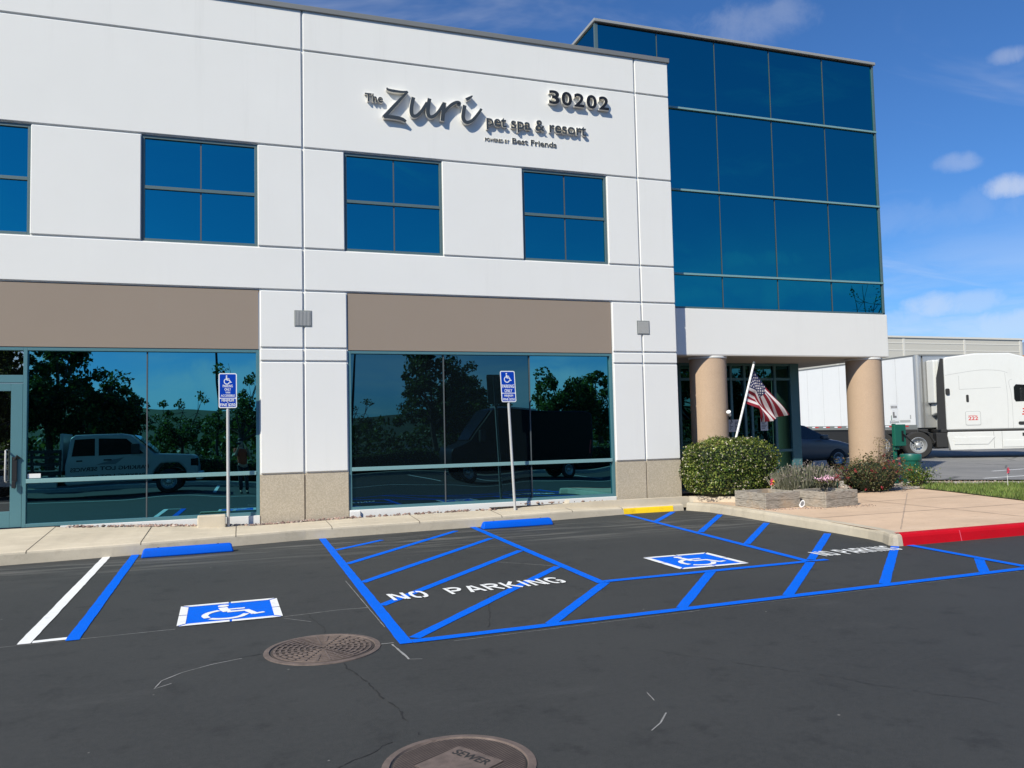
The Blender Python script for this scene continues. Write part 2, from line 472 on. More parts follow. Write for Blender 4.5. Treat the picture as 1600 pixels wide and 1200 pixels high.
MT = {
    'asphalt': mat_asphalt(), 'lot': mat_lot(),
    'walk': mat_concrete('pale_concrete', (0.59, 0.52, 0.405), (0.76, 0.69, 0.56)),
    'kerbface': mat_concrete('kerb_concrete', (0.50, 0.445, 0.35), (0.34, 0.29, 0.22), 2, 2, 0.2, 0.6),
    'plaza': mat_concrete('pink_concrete', (0.62, 0.455, 0.32), (0.72, 0.56, 0.42), 0.5, 2.2, 0.14, 0.5),
    'joint': mat('joint_dirt', (0.10, 0.085, 0.065), 0.95),
    'jointline': mat('plaza_joint', (0.40, 0.30, 0.23), 0.95),
    'gravelmat': mat('gravel_stone', (0.42, 0.38, 0.32), 0.95, var=0.35, fine=30, fvar=0.5),
    'soil': mat('soil', (0.045, 0.03, 0.02), 0.95, var=0.3),
    'white_wall': mat('white_stucco', (0.745, 0.743, 0.72), 0.85, var=0.035, scale=0.9, fine=140, fvar=0.02, bmp=0.10, bscale=220, bdist=0.002, spec=0.25),
    'tan': mat('tan_paint', (0.285, 0.232, 0.187), 0.8, var=0.03, scale=1.2, fine=140, fvar=0.02, spec=0.25),
    'agg': mat_aggregate(),
    'column': mat('column_stone', (0.46, 0.335, 0.235), 0.85, var=0.09, scale=3, fine=45, fvar=0.12, bmp=0.2, bscale=150),
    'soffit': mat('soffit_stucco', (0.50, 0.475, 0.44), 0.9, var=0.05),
    'coping': mat('coping_metal', (0.20, 0.205, 0.20), 0.5, var=0.06, metal=0.2),
    'coping_light': mat('pale_coping_metal', (0.33, 0.33, 0.315), 0.5, var=0.06, metal=0.1),
    'roof': mat('roof_membrane', (0.45, 0.44, 0.42), 0.9),
    'frame': mat('teal_metal', (0.085, 0.205, 0.235), 0.42, var=0.04, metal=0.15),
    'frame_up': mat('grey_green_metal', (0.095, 0.15, 0.16), 0.45, var=0.04, metal=0.15),
    'bar': mat('light_teal_metal', (0.20, 0.36, 0.37), 0.42, var=0.04, metal=0.1),
    'seal': mat('glazing_seal', (0.075, 0.085, 0.09), 0.6),
    'glass_up': mat_glass('blue_glass', (0.003, 0.262, 0.325), (0.0, 0.02, 0.045), 0.04),
    'glass_low': mat_glass('teal_glass', (0.10, 0.365, 0.425), (0.004, 0.010, 0.014), 0.04),
    'glass_veil': mat_glass('dull_glass', (0.05, 0.15, 0.185), (0.016, 0.028, 0.037), 0.17),
    'glass_door': mat_glass('clear_door_glass', (0.42, 0.46, 0.46), (0.01, 0.012, 0.012), 0.1),
    'glass_entry': mat_glass('green_glass', (0.05, 0.20, 0.20), (0.003, 0.008, 0.008), 0.35),
    'letters': mat('dark_letters', (0.040, 0.048, 0.054), 0.4, var=0.08),
    'letters_side': mat('letter_returns', (0.80, 0.77, 0.70), 0.5, var=0.05),
    'black': mat('black_plastic', (0.012, 0.012, 0.013), 0.45),
    'blue_paint': mat('blue_marking_paint', (0.0, 0.125, 0.72), 0.75, var=0.07, scale=2.5, fine=110, fvar=0.18, bmp=0.25, bscale=150, bdist=0.003, spec=0.08),
    'blue_stop': mat('blue_stop_paint', (0.0, 0.10, 0.64), 0.6, var=0.10, scale=4, fine=90, fvar=0.14, bmp=0.3, bscale=60, spec=0.12),
    'white_paint': mat('white_marking_paint', (0.80, 0.81, 0.80), 0.65, var=0.05, fine=110, fvar=0.10, bmp=0.25, bscale=150, bdist=0.003, spec=0.3),
    'red_paint': mat('red_kerb_paint', (0.50, 0.006, 0.016), 0.7, var=0.12, scale=3, fine=60, fvar=0.12, spec=0.08),
    'yellow_paint': mat('yellow_kerb_paint', (0.88, 0.58, 0.015), 0.7, var=0.08, fine=60, fvar=0.10, spec=0.3),
    'chalk': mat('chalk', (0.26, 0.26, 0.255), 0.9, var=0.5, scale=5, fine=40, fvar=0.4),
    'crack': mat('crack_fill', (0.014, 0.014, 0.015), 0.9),
    'sign_blue': mat('sign_blue', (0.003, 0.048, 0.40), 0.5, var=0.03, spec=0.08),
    'sign_white': mat('sign_white', (0.80, 0.82, 0.84), 0.4, var=0.02),
    'galv': mat('galvanised_steel', (0.50, 0.50, 0.49), 0.5, metal=0.1, var=0.08),
    'vent': mat('vent_grey', (0.23, 0.245, 0.235), 0.55, var=0.08, metal=0.2),
    'iron': mat_iron(), 'iron_dark': mat('iron_recess', (0.060, 0.046, 0.040), 0.85, var=0.2, scale=8), 'wood': mat_wood(),
    'white_gloss': mat('white_gloss_paint', (0.64, 0.65, 0.635), 0.3, var=0.03, coat=0.3),
    'trailer': mat('trailer_skin', (0.78, 0.79, 0.79), 0.38, var=0.03),
    'steel': mat('bright_steel', (0.48, 0.49, 0.49), 0.4, metal=0.6, var=0.06),
    'tyre': mat('tyre_rubber', (0.022, 0.021, 0.020), 0.85, var=0.15),
    'chassis': mat('chassis_black', (0.018, 0.018, 0.018), 0.6),
    'dark_glass': mat('dark_window', (0.01, 0.012, 0.014), 0.05, var=0.0, fvar=0.0, coat=0.6),
    'tint_window': mat('tinted_window', (0.006, 0.007, 0.008), 0.25, var=0.0, fvar=0.0, spec=0.06),
    'seam': mat('seam_grey', (0.42, 0.43, 0.43), 0.6),
    'red': mat('red_lettering', (0.55, 0.03, 0.03), 0.5),
    'silver': mat('silver_car_paint', (0.13, 0.13, 0.13), 0.4, metal=0.3, coat=0.2, var=0.02),
    'green': mat('green_enamel', (0.012, 0.12, 0.085), 0.4, var=0.08),
    'paper': mat('paper', (0.72, 0.72, 0.72), 0.8, var=0.04),
    'print': mat('print_grey', (0.20, 0.20, 0.21), 0.8),
    'pole_white': mat('white_pole', (0.78, 0.78, 0.76), 0.35, var=0.02),
    'flag_red': mat('flag_red', (0.20, 0.005, 0.018), 0.8, fine=220, fvar=0.1),
    'flag_white': mat('flag_white', (0.58, 0.54, 0.55), 0.8, fine=220, fvar=0.06),
    'flag_blue': mat('flag_blue', (0.012, 0.018, 0.075), 0.8, fine=220, fvar=0.1),
    'beige': mat('warehouse_beige', (0.54, 0.52, 0.46), 0.85, var=0.03, scale=0.3),
    'beige_light': mat('warehouse_trim', (0.66, 0.64, 0.58), 0.85, var=0.03),
    'pink': mat('pink_plastic', (0.70, 0.10, 0.16), 0.5),
    'pinkpale': mat('pale_pink_petals', (0.70, 0.42, 0.54), 0.7, var=0.3, fine=60, fvar=0.2),
    'yellow': mat('yellow_plastic', (0.75, 0.50, 0.04), 0.5),
    'bark': mat('bark', (0.10, 0.07, 0.05), 0.9, var=0.25, scale=8),
    'hedge': mat_leaf('hedge_leaf', [(0.025, 0.055, 0.009), (0.07, 0.125, 0.018), (0.16, 0.205, 0.03), (0.34, 0.36, 0.10)], 0.3),
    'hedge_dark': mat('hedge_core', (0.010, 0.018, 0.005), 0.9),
    'blossom': mat_leaf('blossom', [(0.62, 0.60, 0.46), (0.55, 0.46, 0.36), (0.45, 0.46, 0.28)], 0.7, 0.2),
    'tree': mat_leaf('tree_leaf', [(0.022, 0.05, 0.008), (0.06, 0.10, 0.018), (0.14, 0.19, 0.035)], 0.5, 0.42),
    'lav': mat_leaf('lavender_leaf', [(0.12, 0.135, 0.085), (0.20, 0.205, 0.135), (0.29, 0.275, 0.20)], 0.8, 0.15),
    'lavflower': mat_leaf('lavender_flower', [(0.24, 0.19, 0.20), (0.32, 0.28, 0.24)], 0.8, 0.15),
    'rose': mat_leaf('rose_leaf', [(0.04, 0.06, 0.018), (0.09, 0.11, 0.035), (0.15, 0.13, 0.055), (0.17, 0.09, 0.05)], 0.5),
    'rosered': mat_leaf('rose_bloom', [(0.22, 0.012, 0.025), (0.33, 0.04, 0.05)], 0.7, 0.15),
    'grass': mat_leaf('grass_blade', [(0.10, 0.17, 0.03), (0.17, 0.25, 0.05), (0.27, 0.30, 0.09)], 0.7),
    'rock': mat_leaf('river_rock', [(0.26, 0.15, 0.12), (0.40, 0.29, 0.24), (0.15, 0.10, 0.09), (0.52, 0.45, 0.39)], 0.9, 0.0),
    'hill': mat('hill_scrub', (0.028, 0.045, 0.016), 0.95, var=0.4, scale=0.05, fine=0.5, fvar=0.4),
    'ridge': mat('hazed_far_ridge', (0.22, 0.28, 0.36), 0.95, var=0.15, scale=0.005, fine=0.05),  # distance haze painted in as a blue-grey base colour
    'skin': mat('skin', (0.45, 0.27, 0.19), 0.6, var=0.05),
    'shirt': mat('red_shirt', (0.50, 0.075, 0.03), 0.85, var=0.08),
    'trousers': mat('dark_trousers', (0.03, 0.032, 0.04), 0.85),
    'hair': mat('dark_hair', (0.02, 0.015, 0.012), 0.7),
    'pickup_white': mat('pickup_white_paint', (0.38, 0.39, 0.39), 0.35, var=0.03, coat=0.3),
    'van': mat('black_van_paint', (0.005, 0.005, 0.006), 0.4, spec=0.15, var=0.0),
    'amber': mat('amber_lens', (0.6, 0.22, 0.02), 0.3),
}

add_streaks(MT['white_wall'], 0.12, 3.0)
add_streaks(MT['tan'], 0.16, 3.0)
add_streaks(MT['trailer'], 0.25, 2.0)
add_streaks(MT['white_gloss'], 0.12, 2.5, 0.4)
add_streaks(MT['column'], 0.18, 4.0, 0.08)
for k_ in ('blue_paint', 'white_paint', 'blue_stop', 'red_paint', 'yellow_paint'):
    add_streaks(MT[k_], 0.40 if 'kerb' not in k_ else 0.5, 14.0, 1.0, (0.12, 0.12, 0.12))


# ------------------------------------------------------------------ mesh helpers
def link(o, parent=None):
    COL.objects.link(o)
    if parent is not None:
        o.parent = parent
    return o


def tag(o, label=None, cat=None, group=None, kind=None):
    if label: o['label'] = label
    if cat: o['category'] = cat
    if group: o['group'] = group
    if kind: o['kind'] = kind
    return o


def thing(name, label, cat, loc=(0, 0, 0), rz=0.0, group=None):
    o = bpy.data.objects.new(name, None)
    o.empty_display_size = 0.1
    o.location = loc
    o.rotation_euler = (0, 0, rz)
    link(o)
    return tag(o, label, cat, group)


class MB:
    """collects boxes, prisms, tubes and strips into one mesh"""
    def __init__(self):
        self.v, self.f, self.m = [], [], []
        self.slot = 0

    def add(self, verts, faces):
        b = len(self.v)
        self.v.extend([tuple(v) for v in verts])
        self.f.extend([tuple(i + b for i in f) for f in faces])
        self.m.extend([self.slot] * len(faces))
        return self

    def box(self, x0, x1, y0, y1, z0, z1):
        v = [(x0, y0, z0), (x1, y0, z0), (x1, y1, z0), (x0, y1, z0), (x0, y0, z1), (x1, y0, z1), (x1, y1, z1), (x0, y1, z1)]
        f = [(0, 3, 2, 1), (4, 5, 6, 7), (0, 1, 5, 4), (1, 2, 6, 5), (2, 3, 7, 6), (3, 0, 4, 7)]
        return self.add(v, f)

    def quad(self, a, b, c, d):
        return self.add([a, b, c, d], [(0, 1, 2, 3)])

    def prism_y(self, prof, y0, y1, inset=0.0):
        """profile in x,z pushed along y; prof runs counter-clockwise seen from -y"""
        n = len(prof)
        cx_ = sum(p[0] for p in prof) / n
        cz_ = sum(p[1] for p in prof) / n
        v = [(p[0], y0, p[1]) for p in prof] + [(p[0], y1, p[1]) for p in prof]
        f = [tuple(range(n)), tuple(range(2 * n - 1, n - 1, -1))]
        f += [(i, i + n, (i + 1) % n + n, (i + 1) % n) for i in range(n)]
        return self.add(v, f)

    def poly_z(self, pts, z0, z1):
        n = len(pts)
        v = [(p[0], p[1], z0) for p in pts] + [(p[0], p[1], z1) for p in pts]
        f = [tuple(range(n - 1, -1, -1)), tuple(range(n, 2 * n))]
        f += [(i, (i + 1) % n, (i + 1) % n + n, i + n) for i in range(n)]
        return self.add(v, f)

    def sheet(self, pts, z):
        return self.add([(p[0], p[1], z) for p in pts], [tuple(range(len(pts)))])

    def tube(self, pts, rad, n=10, cap=True):
        pts = [Vector(p) for p in pts]
        rads = rad if isinstance(rad, (list, tuple)) else [rad] * len(pts)
        vs, fs = [], []
        for i, p in enumerate(pts):
            d = (pts[min(i + 1, len(pts) - 1)] - pts[max(i - 1, 0)]).normalized()
            a = Vector((0, 0, 1)) if abs(d.z) < 0.9 else Vector((1, 0, 0))
            u = d.cross(a).normalized()
            w = d.cross(u)
            for k in range(n):
                t = 2 * math.pi * k / n
                vs.append(p + (u * math.cos(t) + w * math.sin(t)) * rads[i])
        for i in range(len(pts) - 1):
            for k in range(n):
                k2 = (k + 1) % n
                fs.append((i * n + k, i * n + k2, (i + 1) * n + k2, (i + 1) * n + k))
        if cap:
            fs.append(tuple(range(n)))
            fs.append(tuple(range((len(pts) - 1) * n + n - 1, (len(pts) - 1) * n - 1, -1)))
        return self.add(vs, fs)

    def lathe(self, prof, c, n=40, axis='z'):
        """prof: (radius, height) pairs turned about an axis through c"""
        vs, fs = [], []
        for (r, h) in prof:
            for k in range(n):
                t = 2 * math.pi * k / n
                if axis == 'z':
                    vs.append((c[0] + r * math.cos(t), c[1] + r * math.sin(t), c[2] + h))
                else:
                    vs.append((c[0] + r * math.cos(t), c[1] + h, c[2] + r * math.sin(t)))
        for i in range(len(prof) - 1):
            for k in range(n):
                k2 = (k + 1) % n
                fs.append((i * n + k, i * n + k2, (i + 1) * n + k2, (i + 1) * n + k))
        return self.add(vs, fs)

    def ribbon(self, pts, width, z, jit=0.0, step=0.12):
        """flat painted strip along a polyline, edges slightly uneven"""
        P = [Vector((p[0], p[1])) for p in pts]
        q = [P[0]]
        for a, b in zip(P[:-1], P[1:]):
            n = max(1, int((b - a).length / step))
            for i in range(1, n + 1):
                q.append(a.lerp(b, i / n))
        vs = []
        for i, p in enumerate(q):
            d = (q[min(i + 1, len(q) - 1)] - q[max(i - 1, 0)]).normalized()
            nrm = Vector((-d.y, d.x))
            w = width[min(i * len(width) // len(q), len(width) - 1)] if isinstance(width, (list, tuple)) else width
            for s in (1, -1):
                r = p + nrm * s * (w / 2 + random.uniform(-jit, jit))
                vs.append((r.x, r.y, z))
        fs = [(2 * i + 1, 2 * i + 3, 2 * i + 2, 2 * i) for i in range(len(q) - 1)]
        return self.add(vs, fs)

    def mesh(self, name, mats, smooth=False):
        me = bpy.data.meshes.new(name)
        me.from_pydata(self.v, [], self.f)
        for m in (mats if isinstance(mats, (list, tuple)) else [mats]):
            me.materials.append(m)
        if any(self.m):
            me.polygons.foreach_set('material_index', self.m)
        if smooth:
            me.polygons.foreach_set('use_smooth', [True] * len(me.polygons))
        me.update()
        return me

    def build(self, name, mats, parent=None, bevel=0.0, seg=2, smooth=False, angle=35):
        me = self.mesh(name, mats, False)
        if smooth:
            bm = bmesh.new()
            bm.from_mesh(me)
            bmesh.ops.recalc_face_normals(bm, faces=bm.faces)
            for e in bm.edges:
                if len(e.link_faces) == 2:
                    e.smooth = e.calc_face_angle(0) < R(angle)
            for f in bm.faces:
                f.smooth = True
            bm.to_mesh(me)
            bm.free()
        o = bpy.data.objects.new(name, me)
        link(o, parent)
        if bevel:
            b = o.modifiers.new('bevel', 'BEVEL')
            b.width = bevel
            b.segments = seg
            b.limit_method = 'ANGLE'
            b.angle_limit = R(30)
        return o


def build_each(mb, name, mats, parent=None, **k):
    """every separate piece of the mesh becomes an object of its own"""
    root = list(range(len(mb.v)))

    def find(i):
        while root[i] != i:
            root[i] = root[root[i]]
            i = root[i]
        return i
    for f in mb.f:
        for i in f[1:]:
            root[find(i)] = find(f[0])
    groups_ = {}
    for f, m_ in zip(mb.f, mb.m):
        groups_.setdefault(find(f[0]), []).append((f, m_))
    out = []
    for fs in groups_.values():
        idx = {}
        p = MB()
        for f, m_ in fs:
            for i in f:
                if i not in idx:
                    idx[i] = len(p.v)
                    p.v.append(mb.v[i])
            p.f.append(tuple(idx[i] for i in f))
            p.m.append(m_)
        out.append(p.build(name, mats, parent, **k))
    return out


def structure(o):
    o['kind'] = 'structure'
    return o


_text_cache = {}


def text_mesh(body, bold=0.0, extrude=0.0, key=None):
    """lettering as triangles: verts (x, y, depth), faces, cap height"""
    k = (body, bold, extrude)
    if k in _text_cache:
        return _text_cache[k]

    def make(s):
        cu = bpy.data.curves.new('lettering', 'FONT')
        cu.body = s
        cu.size = 1.0
        cu.offset = bold
        cu.extrude = extrude
        cu.resolution_u = 6
        ob = bpy.data.objects.new('lettering', cu)
        COL.objects.link(ob)
        dg = bpy.context.evaluated_depsgraph_get()
        ev = ob.evaluated_get(dg)
        me = ev.to_mesh()
        v = [tuple(x.co) for x in me.vertices]
        f = [tuple(p.vertices) for p in me.polygons]
        nz = [p.normal.z for p in me.polygons]
        ev.to_mesh_clear()
        bpy.data.objects.remove(ob)
        bpy.data.curves.remove(cu)
        return v, f, nz

    v, f, nz = make(body)
    hv, _, _ = make('H')
    cap = max(p[1] for p in hv) - min(p[1] for p in hv)
    _text_cache[k] = (v, f, nz, cap)
    return _text_cache[k]


def put_text(mb, body, x0, x1, base, cap, place, bold=0.0, extrude=0.0, sides=None):
    """fit a line of lettering between x0 and x1 with this baseline and capital height; place maps (x, up, out)"""
    v, f, nz, c = text_mesh(body, bold, extrude)
    a, b = min(p[0] for p in v), max(p[0] for p in v)
    s, t = (x1 - x0) / (b - a), cap / c
    b0 = len(mb.v)
    mb.v.extend([tuple(place(x0 + (p[0] - a) * s, base + p[1] * t, p[2])) for p in v])
    for fc, n in zip(f, nz):
        mb.f.append(tuple(i + b0 for i in fc))
        mb.m.append(mb.slot if (sides is None or abs(n) > 0.5) else sides)


def stroke(mb, pts, place, z0, z1=None, side_slot=None, smooth=4, round_ends=False):
    """brush stroke with a width at each point: flat if z1 is None, else a solid of that depth"""
    P = [Vector((p[0], p[1])) for p in pts]
    W = [p[2] for p in pts]
    if smooth > 1 and len(P) > 2:
        q, w = [], []
        for i in range(len(P) - 1):
            p0, p1, p2, p3 = P[max(i - 1, 0)], P[i], P[i + 1], P[min(i + 2, len(P) - 1)]
            for k in range(smooth):
                t = k / smooth
                q.append(0.5 * ((2 * p1) + (-p0 + p2) * t + (2 * p0 - 5 * p1 + 4 * p2 - p3) * t * t + (-p0 + 3 * p1 - 3 * p2 + p3) * t ** 3))
                w.append(W[i] * (1 - t) + W[i + 1] * t)
        q.append(P[-1]); w.append(W[-1])
        P, W = q, w
    L, Rr = [], []
    for i, p in enumerate(P):
        d = (P[min(i + 1, len(P) - 1)] - P[max(i - 1, 0)]).normalized()
        n = Vector((-d.y, d.x)) * W[i] / 2
        L.append(p + n); Rr.append(p - n)
    n = len(P)
    b = len(mb.v)
    mb.v.extend([tuple(place(p.x, p.y, z0)) for p in L] + [tuple(place(p.x, p.y, z0)) for p in Rr])
    for i in range(n - 1):
        mb.f.append((b + i, b + n + i, b + n + i + 1, b + i + 1))
        mb.m.append(mb.slot)
    if z1 is not None:
        b2 = len(mb.v)
        mb.v.extend([tuple(place(p.x, p.y, z1)) for p in L] + [tuple(place(p.x, p.y, z1)) for p in Rr])
        s = mb.slot if side_slot is None else side_slot
        for i in range(n - 1):
            for (x, y) in ((0, 0), (n, n)):
                mb.f.append((b + x + i, b + x + i + 1, b2 + y + i + 1, b2 + y + i)); mb.m.append(s)
            mb.f.append((b2 + i, b2 + n + i, b2 + n + i + 1, b2 + i + 1)); mb.m.append(s)
        for i in (0, n - 1):
            mb.f.append((b + i, b + n + i, b2 + n + i, b2 + i)); mb.m.append(s)


def disc(mb, cx_, cy_, r, place, z, n=20):
    b = len(mb.v)
    mb.v.extend([tuple(place(cx_ + r * math.cos(2 * math.pi * k / n), cy_ + r * math.sin(2 * math.pi * k / n), z)) for k in range(n)])
    mb.f.append(tuple(range(b, b + n)))
    mb.m.append(mb.slot)


def cards(name, pos, size, mat_, parent=None, aspect=0.5, nrm=None, spread=1.0, fold=0.25):
    """many small folded leaves, each two triangles-pairs, as one mesh"""
    n = len(pos)
    pos = np.asarray(pos, float)
    size = np.broadcast_to(np.asarray(size, float), (n,))
    d = RNG.normal(size=(n, 3))
    if nrm is not None:
        d = d * spread + np.asarray(nrm)
    d /= np.linalg.norm(d, axis=1)[:, None] + 1e-9
    a = RNG.normal(size=(n, 3))
    u = np.cross(d, a); u /= np.linalg.norm(u, axis=1)[:, None] + 1e-9
    w = np.cross(d, u)
    s = size[:, None]
    v = np.empty((n, 4, 3))
    v[:, 0] = pos - u * s * 0.5
    v[:, 1] = pos + w * s * 0.5 * aspect + d * s * fold * 0.3
    v[:, 2] = pos + u * s * 0.5
    v[:, 3] = pos - w * s * 0.5 * aspect + d * s * fold * 0.3
    me = bpy.data.meshes.new(name)
    me.vertices.add(4 * n)
    me.vertices.foreach_set('co', v.reshape(-1))
    me.loops.add(4 * n)
    me.loops.foreach_set('vertex_index', np.arange(4 * n, dtype=np.int32))
    me.polygons.add(n)
    me.polygons.foreach_set('loop_start', np.arange(0, 4 * n, 4, dtype=np.int32))
    me.polygons.foreach_set('loop_total', np.full(n, 4, dtype=np.int32))
    me.materials.append(mat_)
    me.update(calc_edges=True)
    o = bpy.data.objects.new(name, me)
    return link(o, parent)


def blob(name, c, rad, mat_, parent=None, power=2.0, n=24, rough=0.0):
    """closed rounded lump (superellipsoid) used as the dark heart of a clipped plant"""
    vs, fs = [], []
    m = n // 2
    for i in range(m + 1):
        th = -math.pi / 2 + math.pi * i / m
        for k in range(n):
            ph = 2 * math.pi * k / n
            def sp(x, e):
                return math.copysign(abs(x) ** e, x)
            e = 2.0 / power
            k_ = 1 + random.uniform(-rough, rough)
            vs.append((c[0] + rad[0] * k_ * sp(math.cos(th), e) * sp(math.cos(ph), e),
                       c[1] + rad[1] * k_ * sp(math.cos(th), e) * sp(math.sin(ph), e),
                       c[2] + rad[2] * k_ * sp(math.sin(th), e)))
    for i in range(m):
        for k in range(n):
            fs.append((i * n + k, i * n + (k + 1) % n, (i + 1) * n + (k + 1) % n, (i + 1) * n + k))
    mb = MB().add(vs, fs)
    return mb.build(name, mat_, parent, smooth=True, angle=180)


def copy_tree(o, parent=None):
    c = o.copy()
    COL.objects.link(c)
    c.parent = parent
    for ch in list(o.children):
        copy_tree(ch, c)
    return c

# ------------------------------------------------------------------ ground
D = 14.3                                     # facade plane


def interp(tab, x):
    xs = [t[0] for t in tab]
    if x <= xs[0]: return tab[0][1]
    for (a, fa), (b, fb) in zip(tab[:-1], tab[1:]):
        if x <= b:
            return fa + (fb - fa) * (x - a) / (b - a)
    return tab[-1][1]


g = MB()
g.sheet([(-3000, -3000), (3000, -3000), (3000, 3000), (-3000, 3000)], 0.0)
structure(g.build('ground', MT['asphalt']))

FOOT = [(-12, 11.2), (-3, 12.36), (-1.15, 12.6), (1.02, 13.06), (3.98, 13.33), (6.16, 13.72), (7.2, 13.87), (8.3, 13.87)]
KH = [(-12, 0.17), (1, 0.165), (5.5, 0.155), (7.2, 0.115), (8.3, 0.12)]
BACK = [(-12, 0.305), (-2.7, 0.295), (-1.2, 0.225), (0.3, 0.15), (1.8, 0.185), (4.2, 0.195), (6.0, 0.17), (7.2, 0.13), (8.3, 0.13)]
YB = 14.13


def walk_profile(x):
    y, h, zb = interp(FOOT, x), interp(KH, x), interp(BACK, x)
    yb = 14.30 if x < -2.62 else YB
    return [(y, -0.01), (y + 0.022, h - 0.035), (y + 0.034, h - 0.012), (y + 0.06, h), (y + 0.17, h + 0.006), (yb, zb)]


g = MB()
xs = [-12 + 0.25 * i for i in range(int(20.3 / 0.25) + 1)]
prof = [walk_profile(x) for x in xs]
n = 6
g.add([(x, p[0], p[1]) for x, pr in zip(xs, prof) for p in pr], [])
for i in range(len(xs) - 1):
    for k in range(n - 1):
        a = i * n + k
        g.slot = 1 if k < 1 else 0
        g.add([], [])
        g.f.append((a, a + n, a + n + 1, a + 1)); g.m.append(1 if k < 2 else 0)
g.slot = 2
for x in (-4.2, -2.72, -1.33, -0.05, 1.4, 2.85, 4.35, 5.8, 6.9):
    dx = 0.05 if x < 0 else -0.05
    for k in range(1, n - 1):
        pa, pb = walk_profile(x), walk_profile(x + 0.011)
        a, b = pa[k], pa[k + 1]
        g.quad((x, a[0] - .001, a[1] + .003), (x + .011, a[0] - .001, a[1] + .003), (x + .011, b[0], b[1] + .003), (x, b[0], b[1] + .003))
structure(g.build('pavement', [MT['walk'], MT['kerbface'], MT['joint']], smooth=False))

# raised kerb that holds the planting bed at the right end of the wall
g = MB()
pc = [(4.5, 14.02), (6.5, 14.0), (8.45, 13.98), (8.85, 13.80), (9.15, 13.45), (9.45, 13.18), (9.9, 13.05)]
for a, b in zip(pc[:-1], pc[1:]):
    d = (Vector(b) - Vector(a)).normalized()
    nn = Vector((-d.y, d.x)) * 0.13
    za, zb = (0.20 if a[0] < 5 else 0.255), 0.255
    A, B = Vector(a), Vector(b)
    g.add([(*a, 0.05), (*b, 0.05), (*(B + nn), 0.05), (*(A + nn), 0.05), (*a, za), (*b, zb), (*(B + nn), zb), (*(A + nn), za)],
          [(4, 5, 6, 7), (0, 1, 5, 4), (2, 3, 7, 6), (1, 2, 6, 5), (3, 0, 4, 7)])
structure(g.build('planter_kerb', MT['walk']))


def offset_path(path, dist):
    P = [Vector(p) for p in path]
    out = []
    for i, p in enumerate(P):
        d1 = (P[i] - P[i - 1]).normalized() if i else (P[1] - P[0]).normalized()
        d2 = (P[i + 1] - P[i]).normalized() if i < len(P) - 1 else d1
        n1, n2 = Vector((-d1.y, d1.x)), Vector((-d2.y, d2.x))
        m = (n1 + n2).normalized()
        out.append(p + m * dist / max(0.35, m.dot(n1)))
    return out


def loft(mb, path, prof):
    rows = [[(*q, z) for q in offset_path(path, o)] for o, z in prof]
    for r0, r1 in zip(rows[:-1], rows[1:]):
        for i in range(len(path) - 1):
            mb.quad(r0[i], r0[i + 1], r1[i + 1], r1[i])


KP = [(0, -0.01), (0.018, 0.11), (0.03, 0.138), (0.055, 0.152), (0.16, 0.156), (0.161, 0.10)]
g = MB()
side = [(8.3, 13.87), (8.5, 13.35), (8.53, 12.4), (8.47, 11.1), (8.47, 10.0), (8.42, 9.2), (8.34, 8.85), (8.22, 8.62), (8.21, 8.52), (8.27, 8.485), (8.34, 8.48)]
loft(g, side, KP)
structure(g.build('side_kerb', MT['kerbface'], smooth=True))
g = MB()
loft(g, [(8.342, 8.48), (9.0, 8.485), (11.5, 8.51), (20, 8.6), (45, 8.9)], [(a, b + 0.001) for a, b in KP])
g.slot = 1
for x in (9.35, 12.4, 15.5):
    g.quad((x, 8.481, 0.0), (x + .012, 8.481, 0.0), (x + .012, 8.512, 0.139), (x, 8.512, 0.139))
    g.quad((x, 8.512, 0.139), (x + .012, 8.512, 0.139), (x + .012, 8.65, 0.160), (x, 8.65, 0.160))
structure(g.build('red_kerb', [MT['red_paint'], MT['pink']], smooth=False))
g = MB()
loft(g, [(6.93, 13.828), (7.2, 13.86), (8.02, 13.862)], [(0, 0.002), (0.018, 0.085), (0.03, 0.108)])
structure(g.build('yellow_kerb_paint', MT['yellow_paint']))

g = MB()
g.sheet([(8.38, 8.60), (45, 9.0), (45, 21), (8.48, 21), (8.48, 14.31), (8.55, 13.5), (8.6, 11)], 0.150)
g.slot = 1
def jl(a, b, w=0.03, z=0.1535):
    g.ribbon([a, b], w, z, 0.004)
jl((8.72, 8.90), (13.2, 13.25), 0.018)
for yy in (10.55, 12.2):
    jl((8.66, yy), (14.0, yy + 0.05), 0.022)
jl((11.4, 8.68), (11.4, 12.6), 0.022, 0.1565)
structure(g.build('plaza', [MT['plaza'], MT['jointline']]))

g = MB()
LOT = [(11.5, 20.0), (13.1, 18.2), (16.0, 15.6), (17.9, 14.1), (24, 9.4), (60, 9.4), (200, 60), (200, 130), (-60, 130), (-60, 30), (11.5, 30)]
g.sheet(LOT, 0.20)
g.slot = 1
g.ribbon([(17.4, 15.05), (24.5, 15.6)], 0.10, 0.204, 0.01)
g.ribbon([(20.0, 17.0), (30.5, 18.5)], 0.10, 0.204, 0.01)
structure(g.build('driveway', [MT['lot'], MT['white_paint']]))

g = MB()
g.sheet([(11.6, 13.75), (14.35, 13.98), (15.5, 14.9), (17.2, 13.75), (24, 9.6), (24.2, 9.55), (17.95, 14.2), (16.05, 15.7), (13.1, 18.3), (12.2, 18.3)], 0.162)
gravel = g.build('gravel', MT['gravelmat'])
tag(gravel, kind='stuff')


